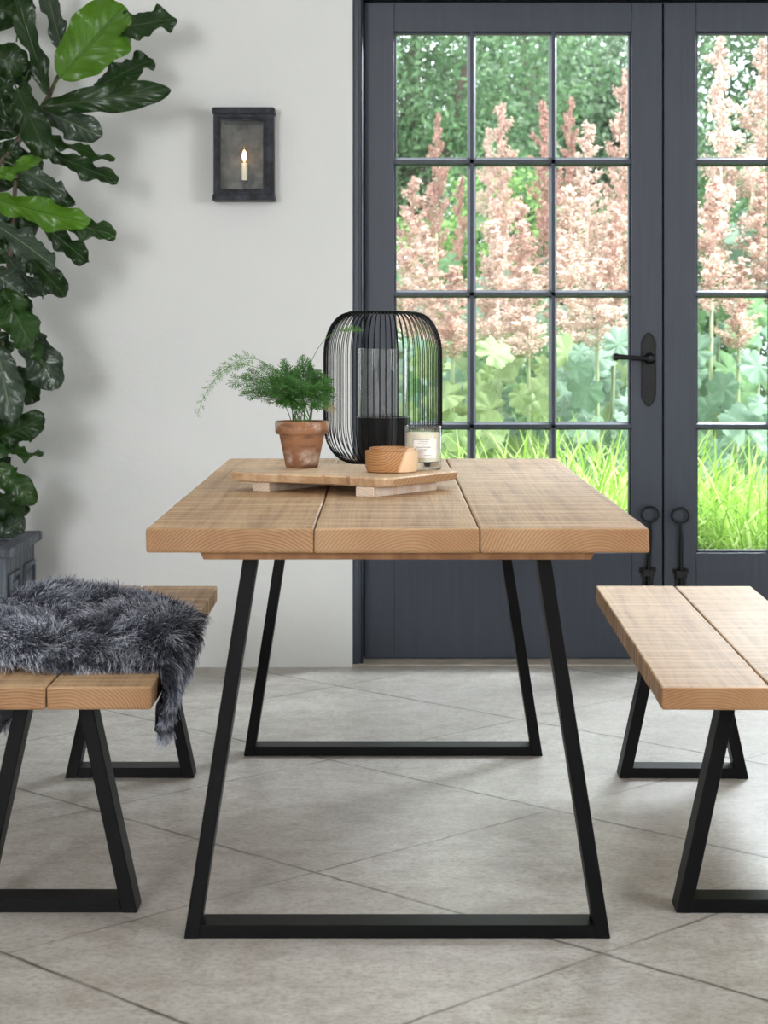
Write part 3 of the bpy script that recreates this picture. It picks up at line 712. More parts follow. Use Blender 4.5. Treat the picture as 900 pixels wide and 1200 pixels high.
script(0.0510, -0.38, 0.42, 0.0014, seed=3, words=2); script(0.0455, -0.22, 0.20, 0.0014, seed=4, words=2); script(0.040, -0.3, 0.1, 0.0002, 0.0003, 1, 6)
pr.build('printed_script', ink, labo)
for ar in ((-0.60, 0.40, 0.0672, 0.0682, 14), (0.02, 0.42, 0.0325, 0.0336, 14), (-0.61, -0.585, 0.03, 0.068, 4)):
    MB().add(*arc_patch(R + 0.0004, *ar)).build('label_rule', ink, labo)

# ------------------------------------------------------------------ wire cage lantern
LX, LY = -0.003, 5.242
KL = F / LY
lan = thing('wire_lantern', 'large black wire cage lantern with a glass cylinder inside, at the back of the table', 'lantern', (LX, LY, TZ + 0.0005))
LR = 69.3 / KL; H = 1.1645 - TZ; rt = 0.088; rb = 0.082; cvx = LR - rt; cvz = 0.112; cbz = 0.10
prof = []
for i in range(11):
    a = math.pi / 2 * i / 10; prof.append((rb + (LR - rb) * math.sin(a), 0.004 + cbz * (1 - math.cos(a))))
for i in range(1, 6): prof.append((LR, 0.004 + cbz + (H - 0.006 - cvz - cbz - 0.004) * i / 5))
for i in range(1, 11):
    a = math.pi / 2 * i / 10; prof.append((LR - cvx * (1 - math.cos(a)), H - 0.006 - cvz + cvz * math.sin(a)))
w0 = MB().tube([(r_, 0, z_) for r_, z_ in prof], 0.00125, 6).build('wire', M_STEEL, lan, smooth=True)
NW = 62
for i in range(1, NW):
    c = w0.copy(); c.rotation_euler = (0, 0, 2 * math.pi * i / NW); C.objects.link(c); c.parent = lan
def circ(r, z, n=72): return [(r * math.cos(2 * math.pi * i / n), r * math.sin(2 * math.pi * i / n), z) for i in range(n)]
MB().tube(circ(rt, H - 0.006), 0.0035, 8, closed=True).build('top_ring', M_STEEL, lan, smooth=True)
MB().lathe([(0.0, 0.0), (rb + 0.002, 0.0), (rb + 0.003, 0.002), (rb + 0.003, 0.006), (rb, 0.008), (0.0, 0.008)], 64).build('base_plate', M_STEEL, lan, smooth=40)
CR = 31.5 / KL
MB().lathe([(0.0, 0.0085), (CR, 0.0085), (CR, 0.123), (CR - 0.003, 0.124), (CR - 0.004, 0.123), (CR - 0.004, 0.105), (0.0, 0.105)], 56).build('candle_cup', plain('satin_black', (0.005, 0.005, 0.006), 0.3, spec=0.25), lan, smooth=40)
MB().lathe([(CR - 0.0055, 0.1055), (CR - 0.0055, 0.302), (CR - 0.0067, 0.303), (CR - 0.0082, 0.302), (CR - 0.0082, 0.1055)], 64).build('glass_cylinder', M_HURR, lan, smooth=40)

# ------------------------------------------------------------------ wall lantern
KW = F / 6.57
wl = thing('wall_lantern', 'square aged-metal wall lantern with a lit candle bulb, on the plaster wall', 'wall lamp', ((287.5 - 450) / KW, 6.57, CH - (183.5 - HZ) / KW))
hw, hh, dp_ = 0.0975, 0.150, 0.095
KF = F / (6.57 - dp_)
MB().box((-hw + .004, -0.006, -hh + .004), (hw - .004, -0.0003, hh - .004)).build('back_plate', aged_metal('tarnished_silver_metal', (0.030, 0.031, 0.034, 1), (0.17, 0.165, 0.155, 1), 14), wl)
for s in (-1, 1): MB().box((s * hw - (0.004 if s > 0 else 0), -dp_ + 0.012, -hh + 0.004), (s * hw + (0.004 if s < 0 else 0), -0.0002, hh - 0.004)).build('side_panel', M_DARKMETAL, wl, bevel=0.0012)
MB().box((-hw - 0.004, -dp_ - 0.004, hh - 0.018), (hw + 0.004, -0.0002, hh)).box((-hw - .001, -dp_ + 0.002, hh - 0.004), (hw + .001, -0.0002, hh + 0.003)).build('top_cap', M_DARKMETAL, wl, bevel=0.0015)
MB().box((-hw - 0.003, -dp_ - 0.003, -hh), (hw + 0.003, -0.0002, -hh + 0.018)).build('bottom_tray', M_DARKMETAL, wl, bevel=0.0015)
df = MB(); yf0, yf1 = -dp_, -dp_ + 0.010
ix, izt, izb = 0.068, hh - 0.040, -hh + 0.036
df.box((-hw, yf0, -hh + .018), (-ix - .012, yf1, hh - .018)); df.box((ix + .004, yf0, -hh + .018), (hw - .002, yf1, hh - .018))
df.box((-ix - .012, yf0 + .001, izt + .008), (ix + .004, yf1, hh - .018)); df.box((-ix - .012, yf0 + .001, -hh + .018), (ix + .004, yf1, izb - .006))
df.box((-ix - .012, yf0 - .002, izt), (ix + .004, yf1 - .003, izt + .007)); df.box((-ix - .012, yf0 - .002, izb - .007), (ix + .004, yf1 - .003, izb))
df.box((-ix - .012, yf0 - .002, izb), (-ix - .006, yf1 - .003, izt)); df.box((ix - .004, yf0 - .002, izb), (ix + .004, yf1 - .003, izt))
df.build('front_frame', M_DARKMETAL, wl, bevel=0.001)
MB().box((-ix - .006, yf1 - 0.004, izb), (ix - .004, yf1 - 0.002, izt)).build('glass', M_PANE, wl)
MB().box((-ix, -0.02, izt - .006), (ix, -0.0065, izt + .012)).build('reflector_lip', M_DARKMETAL, wl)
cz0 = -0.082
MB().tube([(0, -0.045, -hh + 0.018), (0, -0.045, cz0)], 0.004, 8).lathe([(0.0, cz0 - 0.003), (0.013, cz0 - .003), (0.013, cz0)], 16, (0, -0.045, 0)).build('lamp_arm', M_DARKMETAL, wl)
MB().lathe([(0.0, 0.0), (0.0102, 0.0), (0.0102, 0.056), (0.0085, 0.057), (0.0, 0.057)], 24, (0, -0.045, cz0)).build('candle_sleeve', plain('ivory_sleeve', sr(236, 228, 206)[:3], 0.5, var=0.03), wl, smooth=40)
zb0 = cz0 + 0.057
MB().lathe([(0.0075, 0.0), (0.009, 0.006), (0.0135, 0.018), (0.0150, 0.027), (0.0125, 0.038), (0.007, 0.048), (0.0025, 0.055), (0.0, 0.0565)], 24, (0, -0.045, zb0)).build('bulb', thin_glass('bulb_glass', (1, 0.93, 0.82, 1), 0.8), wl, smooth=True)
t = Nt('glowing_filament'); t.set(color=(1, .7, .4, 1), emit=(1.0, 0.62, 0.28, 1), power=14.0)
MB().lathe([(0.0, 0.004), (0.0035, 0.008), (0.0062, 0.017), (0.0068, 0.026), (0.005, 0.034), (0.002, 0.041), (0.0, 0.043)], 16, (0, -0.045, zb0)).build('filament', t.m, wl, smooth=True)
lp = light('wall_lantern_glow', 'POINT', (0, 0, 0), None, 0.07, (1.0, 0.68, 0.38), 0.02); lp.parent = wl; lp.location = (0, -0.070, zb0 + 0.02)

# ------------------------------------------------------------------ fiddle-leaf fig in a panelled wooden planter
PX0, PX1, PY0, PY1, PZ = -1.60, -1.13, 5.95, 6.44, 0.462
fig = thing('fiddle_leaf_fig', 'tall fiddle-leaf fig with big glossy leaves in a dark panelled planter, in the left corner', 'potted plant', ((PX0 + PX1) / 2, (PY0 + PY1) / 2, 0))
fo = fig.location
M_PLANT = (lambda: (lambda t: (t.set(color=t.ramp(t.noise(t.scale(t.coord(), (50, 50, 4)), 1.0, 5, 0.65), [(0.32, sr(52, 56, 64)), (0.55, sr(92, 98, 108)), (0.75, sr(132, 138, 146))]), rough=0.6, spec=0.35),
           t.bump(t.noise(t.scale(t.coord(), (50, 50, 4)), 1.0, 5), 0.4, 0.003))[0])(Nt('weathered_grey_blue_timber')))()
pw, pd = (PX1 - PX0) / 2, (PY1 - PY0) / 2
body = MB(); th = 0.03
body.box((-pw, -pd, 0.0), (-pw + th, pd, PZ - .03)); body.box((pw - th, -pd, 0.0), (pw, pd, PZ - .03)); body.box((-pw + th, -pd, 0.0), (pw - th, -pd + th, PZ - .03)); body.box((-pw + th, pd - th, 0.0), (pw - th, pd, PZ - .03)); body.box((-pw + th, -pd + th, 0.03), (pw - th, pd - th, 0.05))
pb = body.build('planter_box', M_PLANT, fig, bevel=0.002)
rim = MB(); ro = 0.022; rw = 0.05
rim.box((-pw - ro, -pd - ro, PZ - .03), (pw + ro, -pd - ro + rw, PZ)); rim.box((-pw - ro, pd + ro - rw, PZ - .03), (pw + ro, pd + ro, PZ))
rim.box((-pw - ro, -pd - ro + rw, PZ - .03), (-pw - ro + rw, pd + ro - rw, PZ)); rim.box((pw + ro - rw, -pd - ro + rw, PZ - .03), (pw + ro, pd + ro - rw, PZ))
rim.build('rim', M_PLANT, pb, bevel=0.006, seg=3)
for face in ('x', 'y'):
    half = pd if face == 'x' else pw
    for s in (-1, 1):
        m = MB(); a, b, z0, z1 = (s * half / 2 - half * .34), (s * half / 2 + half * .34), 0.08, PZ - 0.085
        def bx(u0, u1, w0, w1, d0, d1):
            m.box((pw + d0, u0, w0), (pw + d1, u1, w1)) if face == 'x' else m.box((u0, -pd - d1, w0), (u1, -pd - d0, w1))
        e = 0.014
        bx(a, b, z0, z0 + e, 0.0, .012); bx(a, b, z1 - e, z1, 0.0, .012); bx(a, a + e, z0 + e, z1 - e, 0.0, .012); bx(b - e, b, z0 + e, z1 - e, 0.0, .012)
        bx(a + .03, b - .03, z0 + .03, z1 - .03, 0.0, .007)
        m.build('panel_moulding', M_PLANT, pb, bevel=0.003)
MB().box((-pw + th, -pd + th, 0.36), (pw - th, pd - th, 0.40)).build('soil', plain('planter_soil', (0.03, 0.022, 0.016), 0.95, var=0.5, vs=60, bump=1, bs=90), fig)
def lp_(px, py, Y): p = P(px, py, Y); return Vector((p.x - fo.x, p.y - fo.y, p.z))
r = random.Random(11)
MB().tube([(0, 0, 0.38), (0.02, 0.0, 0.8), (0.0, 0.03, 1.3), (0.03, 0.02, 1.8), (0.05, 0.0, 2.4)], [0.028, 0.025, 0.021, 0.017, 0.012], 10).build('trunk', M_BARK, fig, smooth=True)
for pts in ([(0.01, 0.01, 1.0), lp_(-10, 430, 6.2), lp_(12, 300, 6.2), lp_(22, 160, 6.2)], [(0.0, 0.02, 1.5), lp_(-5, 200, 6.2), lp_(40, 140, 6.2), lp_(58, 112, 6.2), lp_(68, 88, 6.2)], [(0.01, 0.0, .7), lp_(-20, 560, 6.1), lp_(-6, 470, 6.05), lp_(4, 400, 6.05)]):
    MB().tube(pts, [0.016 - 0.011 * i / (len(pts) - 1) for i in range(len(pts))], 8).build('branch', M_BARK, fig, smooth=True)
def fig_leaf(b, t_, W, Y, kind, roll=0.0, curl=0.0, wave=0.020, fold=0.10, seed=0, dy=0.0):
    """obovate fiddle leaf from stem point b to tip t_ (photo px), at depth Y"""
    rr = random.Random(seed + 100)
    p0, p1 = lp_(b[0], b[1], Y), lp_(t_[0], t_[1], Y + dy); a = p1 - p0; L = a.length; ax = a / L
    n0 = Vector((0, -1, 0)); n0 = (n0 - ax * n0.dot(ax)).normalized(); n = (Matrix.Rotation(roll, 3, ax) @ n0); w = ax.cross(n)
    hw_ = W * Y / F / 2 / max(0.35, math.cos(roll)); wk = min(1.0, hw_ / 0.06); NT, NS = 30, 14; tw = rr.uniform(-.35, .35)
    vs = []; uv = []; fs = []; ph = rr.uniform(0, 6)
    for i in range(NT + 1):
        t = i / NT
        prof_ = (math.sin(math.pi * min(1, t ** 0.85 * 0.98 + 0.015)) ** 0.55) * (0.58 + 0.50 * t) * (1 - 0.13 * math.exp(-((t - 0.42) / 0.13) ** 2))
        prof_ = prof_ if i < NT else 0.10
        if i == 0: prof_ = 0.10
        edge = 1 + (0.035 * math.sin(t * 15 + ph) + 0.018 * math.sin(t * 31 + 2 * ph)) * (t > .1)
        for j in range(NS + 1):
            s = -1 + 2 * j / NS
            side = s * hw_ * prof_ * (edge if s > 0 else 2 - edge)
            off = fold * abs(s) ** 1.3 * hw_ * prof_ + wave * wk * abs(s) ** 2 * math.sin(t * 14 + ph + (1.5 if s > 0 else 0)) - curl * L * (t * t - t * 0.35)
            off += 0.0045 * wk * math.sin((t - abs(s) * .22) * 46) * abs(s) ** .6 * min(1, t * 6) + 0.012 * wk * abs(s) ** 3 * 0.7 * math.sin(t * 27 + 2 * ph + s)
            ww = w * math.cos(tw * t) + n * math.sin(tw * t); nn = n * math.cos(tw * t) - w * math.sin(tw * t)
            vs.append(p0 + ax * (L * t) + ww * side + nn * off); uv.append((t, j / NS))
    for i in range(NT):
        for j in range(NS):
            q = i * (NS + 1) + j; fs.append((q, q + 1, q + NS + 2, q + NS + 1))
    # petiole ribbon tube appended
    st = MB().tube([p0 - ax * 0.035 + Vector((0, .01, -.005)), p0 - ax * .015, p0 + ax * 0.01], 0.0028, 6); k = len(vs)
    vs += [Vector(v) for v in st.v]; fs += [tuple(x + k for x in f) for f in st.f]; uv += [(0.0, 0.5)] * len(st.v)
    o = obj('leaf', vs, fs, FIG[kind], fig, smooth=True, uv=uv)
    return o
LEAVES = [ # base, tip, width, Y, kind, roll, curl
 ((57, 112), (12, -22), 30, 6.16, 'dark', 0.5, -.05), ((74, 66), (52, -25), 26, 6.24, 'grey', .6, .05), ((71, 90), (148, 6), 92, 6.08, 'bright', .15, .08),
 ((119, 40), (206, 18), 46, 6.18, 'dark', -.3, .10), ((50, 124), (200, 106), 42, 6.10, 'dark', .35, .04), ((112, 104), (178, 66), 44, 6.20, 'dark', -.4, .1),
 ((48, 128), (119, 160), 42, 6.14, 'grey', .35, .05), ((55, 160), (133, 191), 17, 6.14, 'mid', .9, .06), ((55, 177), (138, 214), 30, 6.12, 'dark', .4, .06),
 ((-8, 208), (56, 184), 22, 5.94, 'bright', .6, .10), ((14, 193), (77, 227), 29, 6.00, 'grey', -.4, .10), ((14, 212), (87, 238), 32, 6.20, 'dark', .3, .08),
 ((-10, 232), (101, 264), 42, 5.96, 'bright', .35, .12), ((56, 252), (136, 277), 36, 6.10, 'mid', .3, .05), ((50, 262), (104, 308), 34, 6.08, 'dark', .3, .05),
 ((-14, 258), (64, 308), 38, 5.92, 'grey', -.45, .12), ((34, 300), (78, 348), 38, 6.10, 'dark', .2, .05), ((4, 296), (50, 350), 28, 6.02, 'grey', .5, .05),
 ((-14, 316), (29, 346), 44, 5.98, 'grey', -.3, .1), ((-22, 66), (33, 74), 52, 6.12, 'dark', .2, .08), ((30, 92), (14, 150), 34, 6.14, 'dark', .5, .05),
 ((20, 105), (56, 184), 44, 6.04, 'dark', -.3, .08), ((-16, 132), (18, 126), 44, 6.10, 'dark', .2, .08), ((4, 340), (38, 408), 56, 6.0, 'mid', .15, .06),
 ((34, 388), (64, 456), 56, 6.08, 'grey', .2, .08), ((-4, 404), (14, 494), 54, 5.96, 'grey', -.15, .06), ((-8, 516), (50, 490), 44, 6.04, 'dark', .2, .1),
 ((-6, 524), (50, 536), 20, 6.0, 'mid', .8, .08), ((-10, 542), (42, 590), 40, 6.04, 'mid', .1, .06), ((-14, 574), (28, 606), 34, 6.0, 'dark', .1, .06),
 ((-4, 628), (30, 608), 30, 6.1, 'grey', .2, .12), ((14, 332), (36, 384), 34, 6.2, 'dark', .3, .06), ((38, 372), (46, 432), 18, 6.0, 'mid', .6, .06),
 ((-14, 352), (16, 376), 40, 5.96, 'mid', .3, .1), ((12, 440), (46, 470), 36, 6.2, 'dark', .2, .06), ((-12, 486), (24, 512), 40, 6.16, 'dark', .1, .06), ((-16, 596), (12, 622), 34, 6.1, 'dark', .1, .06),
 ((28, 130), (66, 150), 30, 6.24, 'dark', .3, .05), ((10, 176), (50, 200), 36, 6.26, 'dark', .1, .05), ((8, 240), (60, 262), 40, 6.26, 'dark', .1, .05), ((0, 280), (44, 316), 44, 6.28, 'dark', .1, .05), ((-10, 180), (26, 176), 34, 6.2, 'dark', .2, .08), ((22, 34), (34, -10), 22, 6.28, 'dark', .6, .04), ((-20, 110), (16, 98), 36, 6.2, 'dark', .3, .08)]
for i, (b, t_, W, Y, kind, roll, curl) in enumerate(LEAVES):
    fig_leaf(b, t_, W, Y, kind, roll, curl, seed=i, dy=r.uniform(-.06, .10))
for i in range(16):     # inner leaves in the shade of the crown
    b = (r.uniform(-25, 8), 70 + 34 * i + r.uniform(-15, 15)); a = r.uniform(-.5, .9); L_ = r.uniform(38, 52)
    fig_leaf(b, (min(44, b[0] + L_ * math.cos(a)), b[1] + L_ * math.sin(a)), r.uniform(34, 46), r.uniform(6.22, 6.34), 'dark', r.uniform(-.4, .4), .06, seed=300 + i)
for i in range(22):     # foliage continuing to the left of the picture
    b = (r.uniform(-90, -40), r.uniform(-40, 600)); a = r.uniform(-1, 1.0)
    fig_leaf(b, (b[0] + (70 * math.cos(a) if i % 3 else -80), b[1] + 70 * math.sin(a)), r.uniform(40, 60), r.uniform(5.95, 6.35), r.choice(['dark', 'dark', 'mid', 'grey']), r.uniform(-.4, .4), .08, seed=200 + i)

# ------------------------------------------------------------------ the garden
struct(MB().box((-12, 6.83, -0.30), (20, 34, -0.06)).build('ground', plain('garden_soil_and_turf', (0.07, 0.11, 0.035), 0.95, var=0.4, vs=3, bump=0.5)))

def cards(pts, nrm, size, aspect, rng, name, mat, parent=None, loc=(0, 0, 0), droop=0.15):
    """one folded leaf per point, all in one crown"""
    n = len(pts); d = rng.normal(size=(n, 3)); d /= np.linalg.norm(d, axis=1)[:, None]
    nr = nrm + 0.7 * rng.normal(size=(n, 3)); nr /= np.linalg.norm(nr, axis=1)[:, None]
    a = np.cross(nr, d); a /= np.linalg.norm(a, axis=1)[:, None]; b = np.cross(nr, a)
    s = (size * rng.uniform(0.6, 1.35, n))[:, None]; w = s * aspect
    v = np.stack([pts - a * s, pts + b * w + nr * w * .25, pts + a * s - nr * s * droop, pts - b * w + nr * w * .25], 1).reshape(-1, 3)
    me = bpy.data.meshes.new(name); me.vertices.add(4 * n); me.vertices.foreach_set('co', v.astype(np.float32).ravel())
    me.loops.add(4 * n); me.loops.foreach_set('vertex_index', np.arange(4 * n, dtype=np.int32))
    me.polygons.add(n); me.polygons.foreach_set('loop_start', np.arange(0, 4 * n, 4, dtype=np.int32)); me.polygons.foreach_set('loop_total', np.full(n, 4, dtype=np.int32))
    me.update(); me.validate(); me.materials.append(mat)
    o = bpy.data.objects.new(name, me); C.objects.link(o); o.location = loc; o.parent = parent; return o
def make_tree(name, label, x, y, blobs, n, size, mat, trunk_h, seed, cat='tree', tr=0.12, group=None):
    rng = np.random.default_rng(seed); t = thing(name, label, cat, (x, y, -0.06), 0, group)
    P_, N_ = [], []; tot = sum(b[3] ** 2 for b in blobs)
    for (bx_, by_, bz_, br) in blobs:
        k = int(2.6 * n * br ** 2 / tot); d = rng.normal(size=(k, 3)); d /= np.linalg.norm(d, axis=1)[:, None]
        rad = br * (0.55 + 0.5 * rng.random(k) ** 0.6) * (1 + 0.22 * np.sin(d[:, 0] * 7 + bx_) * np.sin(d[:, 2] * 8 + bz_) + 0.12 * np.sin(d[:, 1] * 15))
        p = d * rad[:, None] * np.array([1, 1, 0.9]) + np.array([bx_, by_, bz_]); keep = p[:, 2] > 0.02; P_.append(p[keep]); N_.append((d + np.array([0, 0, .5]))[keep])
    cards(np.concatenate(P_), np.concatenate(N_), size * 0.62, 0.42, rng, 'crown', mat, t)
    m = MB(); m.tube([(0, 0, 0), (0.04, 0, trunk_h * .5), (-0.03, 0.05, trunk_h)], [tr, tr * .8, tr * .5], 8)
    r_ = random.Random(seed)
    for (bx_, by_, bz_, br) in blobs:
        m.tube([(0, 0, trunk_h * .55), Vector((bx_, by_, bz_)) * .55 + Vector((0, 0, trunk_h * .25)), (bx_, by_, bz_ + br * .4)], [tr * .5, tr * .35, tr * .12], 6)
    m.build('trunk', M_BARK, t, smooth=True)
    return t
def blobs(seed, n, rx, ry, z0, z1, r0, r1):
    q = random.Random(seed); return [(q.uniform(-rx, rx), q.uniform(-ry, ry), q.uniform(z0, z1), q.uniform(r0, r1)) for _ in range(n)]
make_tree('broadleaf_tree', 'dark leafy tree filling the top left panes of the left door', 0.25, 16.0, blobs(1, 9, .9, .8, 2.2, 4.6, .7, 1.0), 11000, 0.055, M_TREE_A, 3.4, 1)
make_tree('broadleaf_tree', 'pale grey-green tree with sky showing through, behind the middle top pane', 1.55, 20.0, blobs(2, 11, 1.2, 1.0, 1.6, 4.7, .8, 1.1), 11000, 0.075, M_TREE_B, 3.8, 2)
make_tree('broadleaf_tree', 'mid-green tree behind the right top pane of the left door, sky above it', 2.55, 21.5, blobs(3, 9, 1.0, 1.0, 1.2, 3.15, .75, .95), 9000, 0.075, M_TREE_B, 3.2, 3)
make_tree('broadleaf_tree', 'deep green tree seen through the top of the right-hand door', 3.75, 17.0, blobs(4, 11, .95, .9, 1.2, 4.4, .7, 1.0), 12000, 0.06, M_TREE_A, 3.6, 4)
make_tree('broadleaf_tree', 'deep green tree further right beyond the right-hand door', 5.2, 17.5, blobs(5, 9, 1.1, .9, 1.4, 4.2, .8, 1.1), 8000, 0.07, M_TREE_A, 3.6, 5)
make_tree('broadleaf_tree', 'pale tree at the left end of the garden, mostly hidden by the plaster wall', -2.6, 18.0, blobs(6, 9, 1.3, .9, 1.4, 4.4, .9, 1.1), 5000, 0.08, M_TREE_B, 3.6, 6)
make_tree('leafy_shrub', 'dark green shrub at the left end of the garden, mostly hidden by the wall', -1.0, 12.6, blobs(12, 8, .6, .4, .5, 2.2, .5, .65), 7000, 0.045, M_TREE_A, 1.6, 12, 'shrub', .06)
make_tree('leafy_shrub', 'lime green shrub low in the top left pane, under the dark tree', 0.30, 13.4, blobs(7, 7, .55, .4, .5, 2.0, .45, .62), 9000, 0.042, M_TREE_C, 1.6, 7, 'shrub', .06)
make_tree('leafy_shrub', 'dark green shrub behind the middle plumes', 1.30, 13.8, blobs(8, 7, .6, .4, .5, 1.9, .5, .62), 8000, 0.045, M_TREE_A, 1.5, 8, 'shrub', .06)
make_tree('leafy_shrub', 'dark green shrub behind the plumes right of the door handle', 2.15, 13.6, blobs(9, 7, .5, .4, .5, 1.8, .45, .6), 8000, 0.045, M_TREE_A, 1.5, 9, 'shrub', .06)
make_tree('leafy_shrub', 'dark green shrub behind the big leaves of the right-hand door', 3.05, 12.6, blobs(10, 8, .6, .4, .5, 2.0, .45, .65), 9000, 0.045, M_TREE_A, 1.6, 10, 'shrub', .06)

# --- plume poppies
def lobed_leaf(seed):
    r_ = random.Random(seed); n = 72; vs = [(0, 0, 0.0)]; uv = [(0.0, 0.5)]; fs = []
    lobes = 7
    rings = (0.45, 1.0)
    for kf in rings:
        for i in range(n):
            a = -math.pi + 2 * math.pi * i / n                   # 0 = tip direction
            big = abs(math.cos(a * lobes / 2 * 0.985)); small = abs(math.cos(a * lobes * 2.0 + 0.5 * math.sin(3 * a + seed)))
            R_ = 0.5 * (0.66 + 0.20 * big ** 1.3 + 0.09 * small + 0.05 * math.sin(2 * a + seed)) * (1 + 0.12 * math.cos(a)) * (1 - 0.75 * math.exp(-((abs(a) - math.pi) / 0.22) ** 2))
            R_ *= kf * (1 if kf < 1 else 1 + r_.uniform(-.03, .03))
            x, y = R_ * math.cos(a), R_ * math.sin(a)
            z = (0.05 * math.cos(a * lobes) + 0.06 * math.sin(3 * a + seed * 2)) * kf * kf * .6 - 0.35 * (x * x + y * y) * 0.6
            vs.append((x, y, z)); uv.append((0.5 + R_ * .9, 0.5 + 0.5 * math.sin(a * lobes / 2) * kf))
    for i in range(n):
        j = (i + 1) % n; fs.append((0, 1 + i, 1 + j)); fs.append((1 + i, 1 + n + i, 1 + n + j, 1 + j))
    return vs, fs, uv
leaf_meshes = []
for k, mt in enumerate(M_POPPY_LEAF):
    for s in range(2):
        vs, fs, uv = lobed_leaf(10 * k + s); o = obj('leaf_blade', vs, fs, mt, smooth=True, uv=uv); leaf_meshes.append((k, o.data)); bpy.data.objects.remove(o)
def plume_mesh(seed, mat, dense=1.0):
    """feathery panicle of length 1: side branches carrying hundreds of tiny florets"""
    rng = np.random.default_rng(seed); q = random.Random(seed); pts = []; m = MB()
    m.tube([(0, 0, 0), (0.01, 0, .5), (0, 0, 1)], [0.008, 0.005, 0.002], 5)
    nb = 44
    for i in range(nb):
        t = i / nb; z = 0.02 + 0.96 * t; ang = q.uniform(0, 2 * math.pi); L = (0.15 * (1 - t) ** 0.8 + 0.022) * q.uniform(.45, 1.2)
        e = Vector((math.cos(ang) * L, math.sin(ang) * L, z + L * 0.8)); b = Vector((0, 0, z))
        m.tube([b, b.lerp(e, .5) + Vector((0, 0, -.01)), e], [0.0035, 0.0025, 0.0012], 4, cap=False)
        k = int(105 * dense * (0.4 + L / 0.2))
        tt = rng.random(k) ** 0.8; base = np.array(b)[None] * (1 - tt)[:, None] + np.array(e)[None] * tt[:, None]
        pts.append(base + rng.normal(size=(k, 3)) * (0.022 * (1 - 0.4 * tt))[:, None] * (1 - .5 * t))
    pts = np.concatenate(pts); o = cards(pts, rng.normal(size=pts.shape), 0.0098, 0.62, rng, 'plume_mesh', mat)
    # add stalks
    me = o.data; bm = bmesh.new(); bm.from_mesh(me); vs_ = [bm.verts.new(v) for v in m.v]
    for f in m.f: bm.faces.new([vs_[a] for a in f])
    bm.to_mesh(me); bm.free(); bpy.data.objects.remove(o); return me
plumes = [[plume_mesh(30 + 5 * k + s, M_PLUME[k]) for s in range(2)] for k in range(3)]
PC = [0]
def poppy(px, tip_y, Y, plume_len, width, kind, lean, label, nleaf=14, group='plume poppies outside the doors', leaf_top=None, lk=None):
    PC[0] += 1; q = random.Random(900 + PC[0]); tip = P(px, tip_y, Y)
    x0 = tip.x - lean * 0.5; t = thing('plume_poppy', label, 'garden plant', (x0, Y, -0.06), 0, group)
    Ht = tip.z + 0.06; zp = max(0.6, Ht - plume_len); top = Vector((lean * 0.5, 0, Ht)); pb_ = Vector((lean * 0.30, q.uniform(-.05, .05), zp))
    MB().tube([(0, 0, 0), (lean * .02, .02, zp * .35), (lean * .12, 0, zp * .7), pb_, pb_.lerp(top, .3)], [.013, .012, .010, .008, .006], 7).build('stem', M_POPPY_STEM, t, smooth=True)
    po = bpy.data.objects.new('plume', q.choice(plumes[kind])); C.objects.link(po); po.parent = t; po.location = pb_
    d = top - pb_; po.rotation_euler = d.to_track_quat('Z', 'Y').to_euler(); po.rotation_euler.rotate_axis('Z', q.uniform(0, 6)); po.scale = (width, width, d.length)
    nleaf = int(nleaf * 1.5)
    for i in range(nleaf):
        k = (i + .5) / nleaf; z = 0.30 + (zp - 0.25) * k * (leaf_top or 1.0); a = i * 2.4 + q.uniform(-.9, .9); rr_ = q.uniform(.06, .26)
        me = q.choice([m for kk, m in leaf_meshes if (lk is None and kk < 2 + (q.random() < .3)) or kk == lk])
        o = bpy.data.objects.new('leaf', me); C.objects.link(o); o.parent = t; s = q.uniform(.10, .27) * (1.15 - .45 * k)
        ctr = Vector((lean * .12 * k + math.cos(a) * rr_, math.sin(a) * rr_ - .03, z)); o.location = ctr; o.scale = (s, s, s)
        nn = Vector((math.cos(a) * .5, -0.75 + math.sin(a) * .2, 0.55 + q.uniform(-.7, .5))).normalized()
        o.rotation_euler = nn.to_track_quat('Z', 'X').to_euler(); o.rotation_euler.rotate_axis('Z', q.uniform(0, 6.3))
LB_ = 'plume poppy'
poppy(513, 132, 11.0, .95, .62, 2, .05, 'slim russet plume poppy rising alone in the top left pane of the left door')
poppy(484, 205, 9.6, .75, .9, 0, .05, 'brownish pink plume poppy in the left-hand pane of the second row')
poppy(499, 262, 8.8, .55, .9, 1, -.05, 'short pale blush plume poppy low in the left-hand pane of the second row', int(10 * 1.5))
poppy(540, 205, 10.4, .7, .5, 2, .08, 'thin plume poppy beside the bar between left and middle panes')
poppy(587, 118, 9.6, 1.0, .85, 0, .03, 'tall salmon plume poppy with its spire in the middle top pane of the left door', int(9 * 1.5))
poppy(572, 148, 10.2, .5, .55, 1, -.04, 'small pale plume poppy just left of the tallest spire in the middle top pane')
poppy(638, 116, 9.9, 1.0, .85, 2, .06, 'russet plume poppy against the bar right of the middle top pane')
poppy(612, 235, 8.9, .70, 1.0, 0, .05, 'bushy salmon plume poppy in the middle pane of the second row', int(10 * 1.5))
poppy(580, 255, 8.7, .6, 1.0, 1, -.06, 'pale pink plume poppy at the lower left of the middle second-row pane', int(10 * 1.5))
poppy(668, 113, 10.0, .85, .55, 2, .03, 'thin russet plume poppy at the left of the top right pane of the left door')
poppy(687, 140, 9.3, .85, .95, 1, -.03, 'full cream-pink plume poppy in the middle of the top right pane of the left door')
poppy(733, 78, 9.5, 1.1, .85, 0, .10, 'tall pink plume poppy at the right edge of the left door, by the door stile')
poppy(668, 215, 8.8, .7, 1.05, 1, -.05, 'pale pink plume poppy in the left of the right-hand second-row pane', int(10 * 1.5), lk=0)
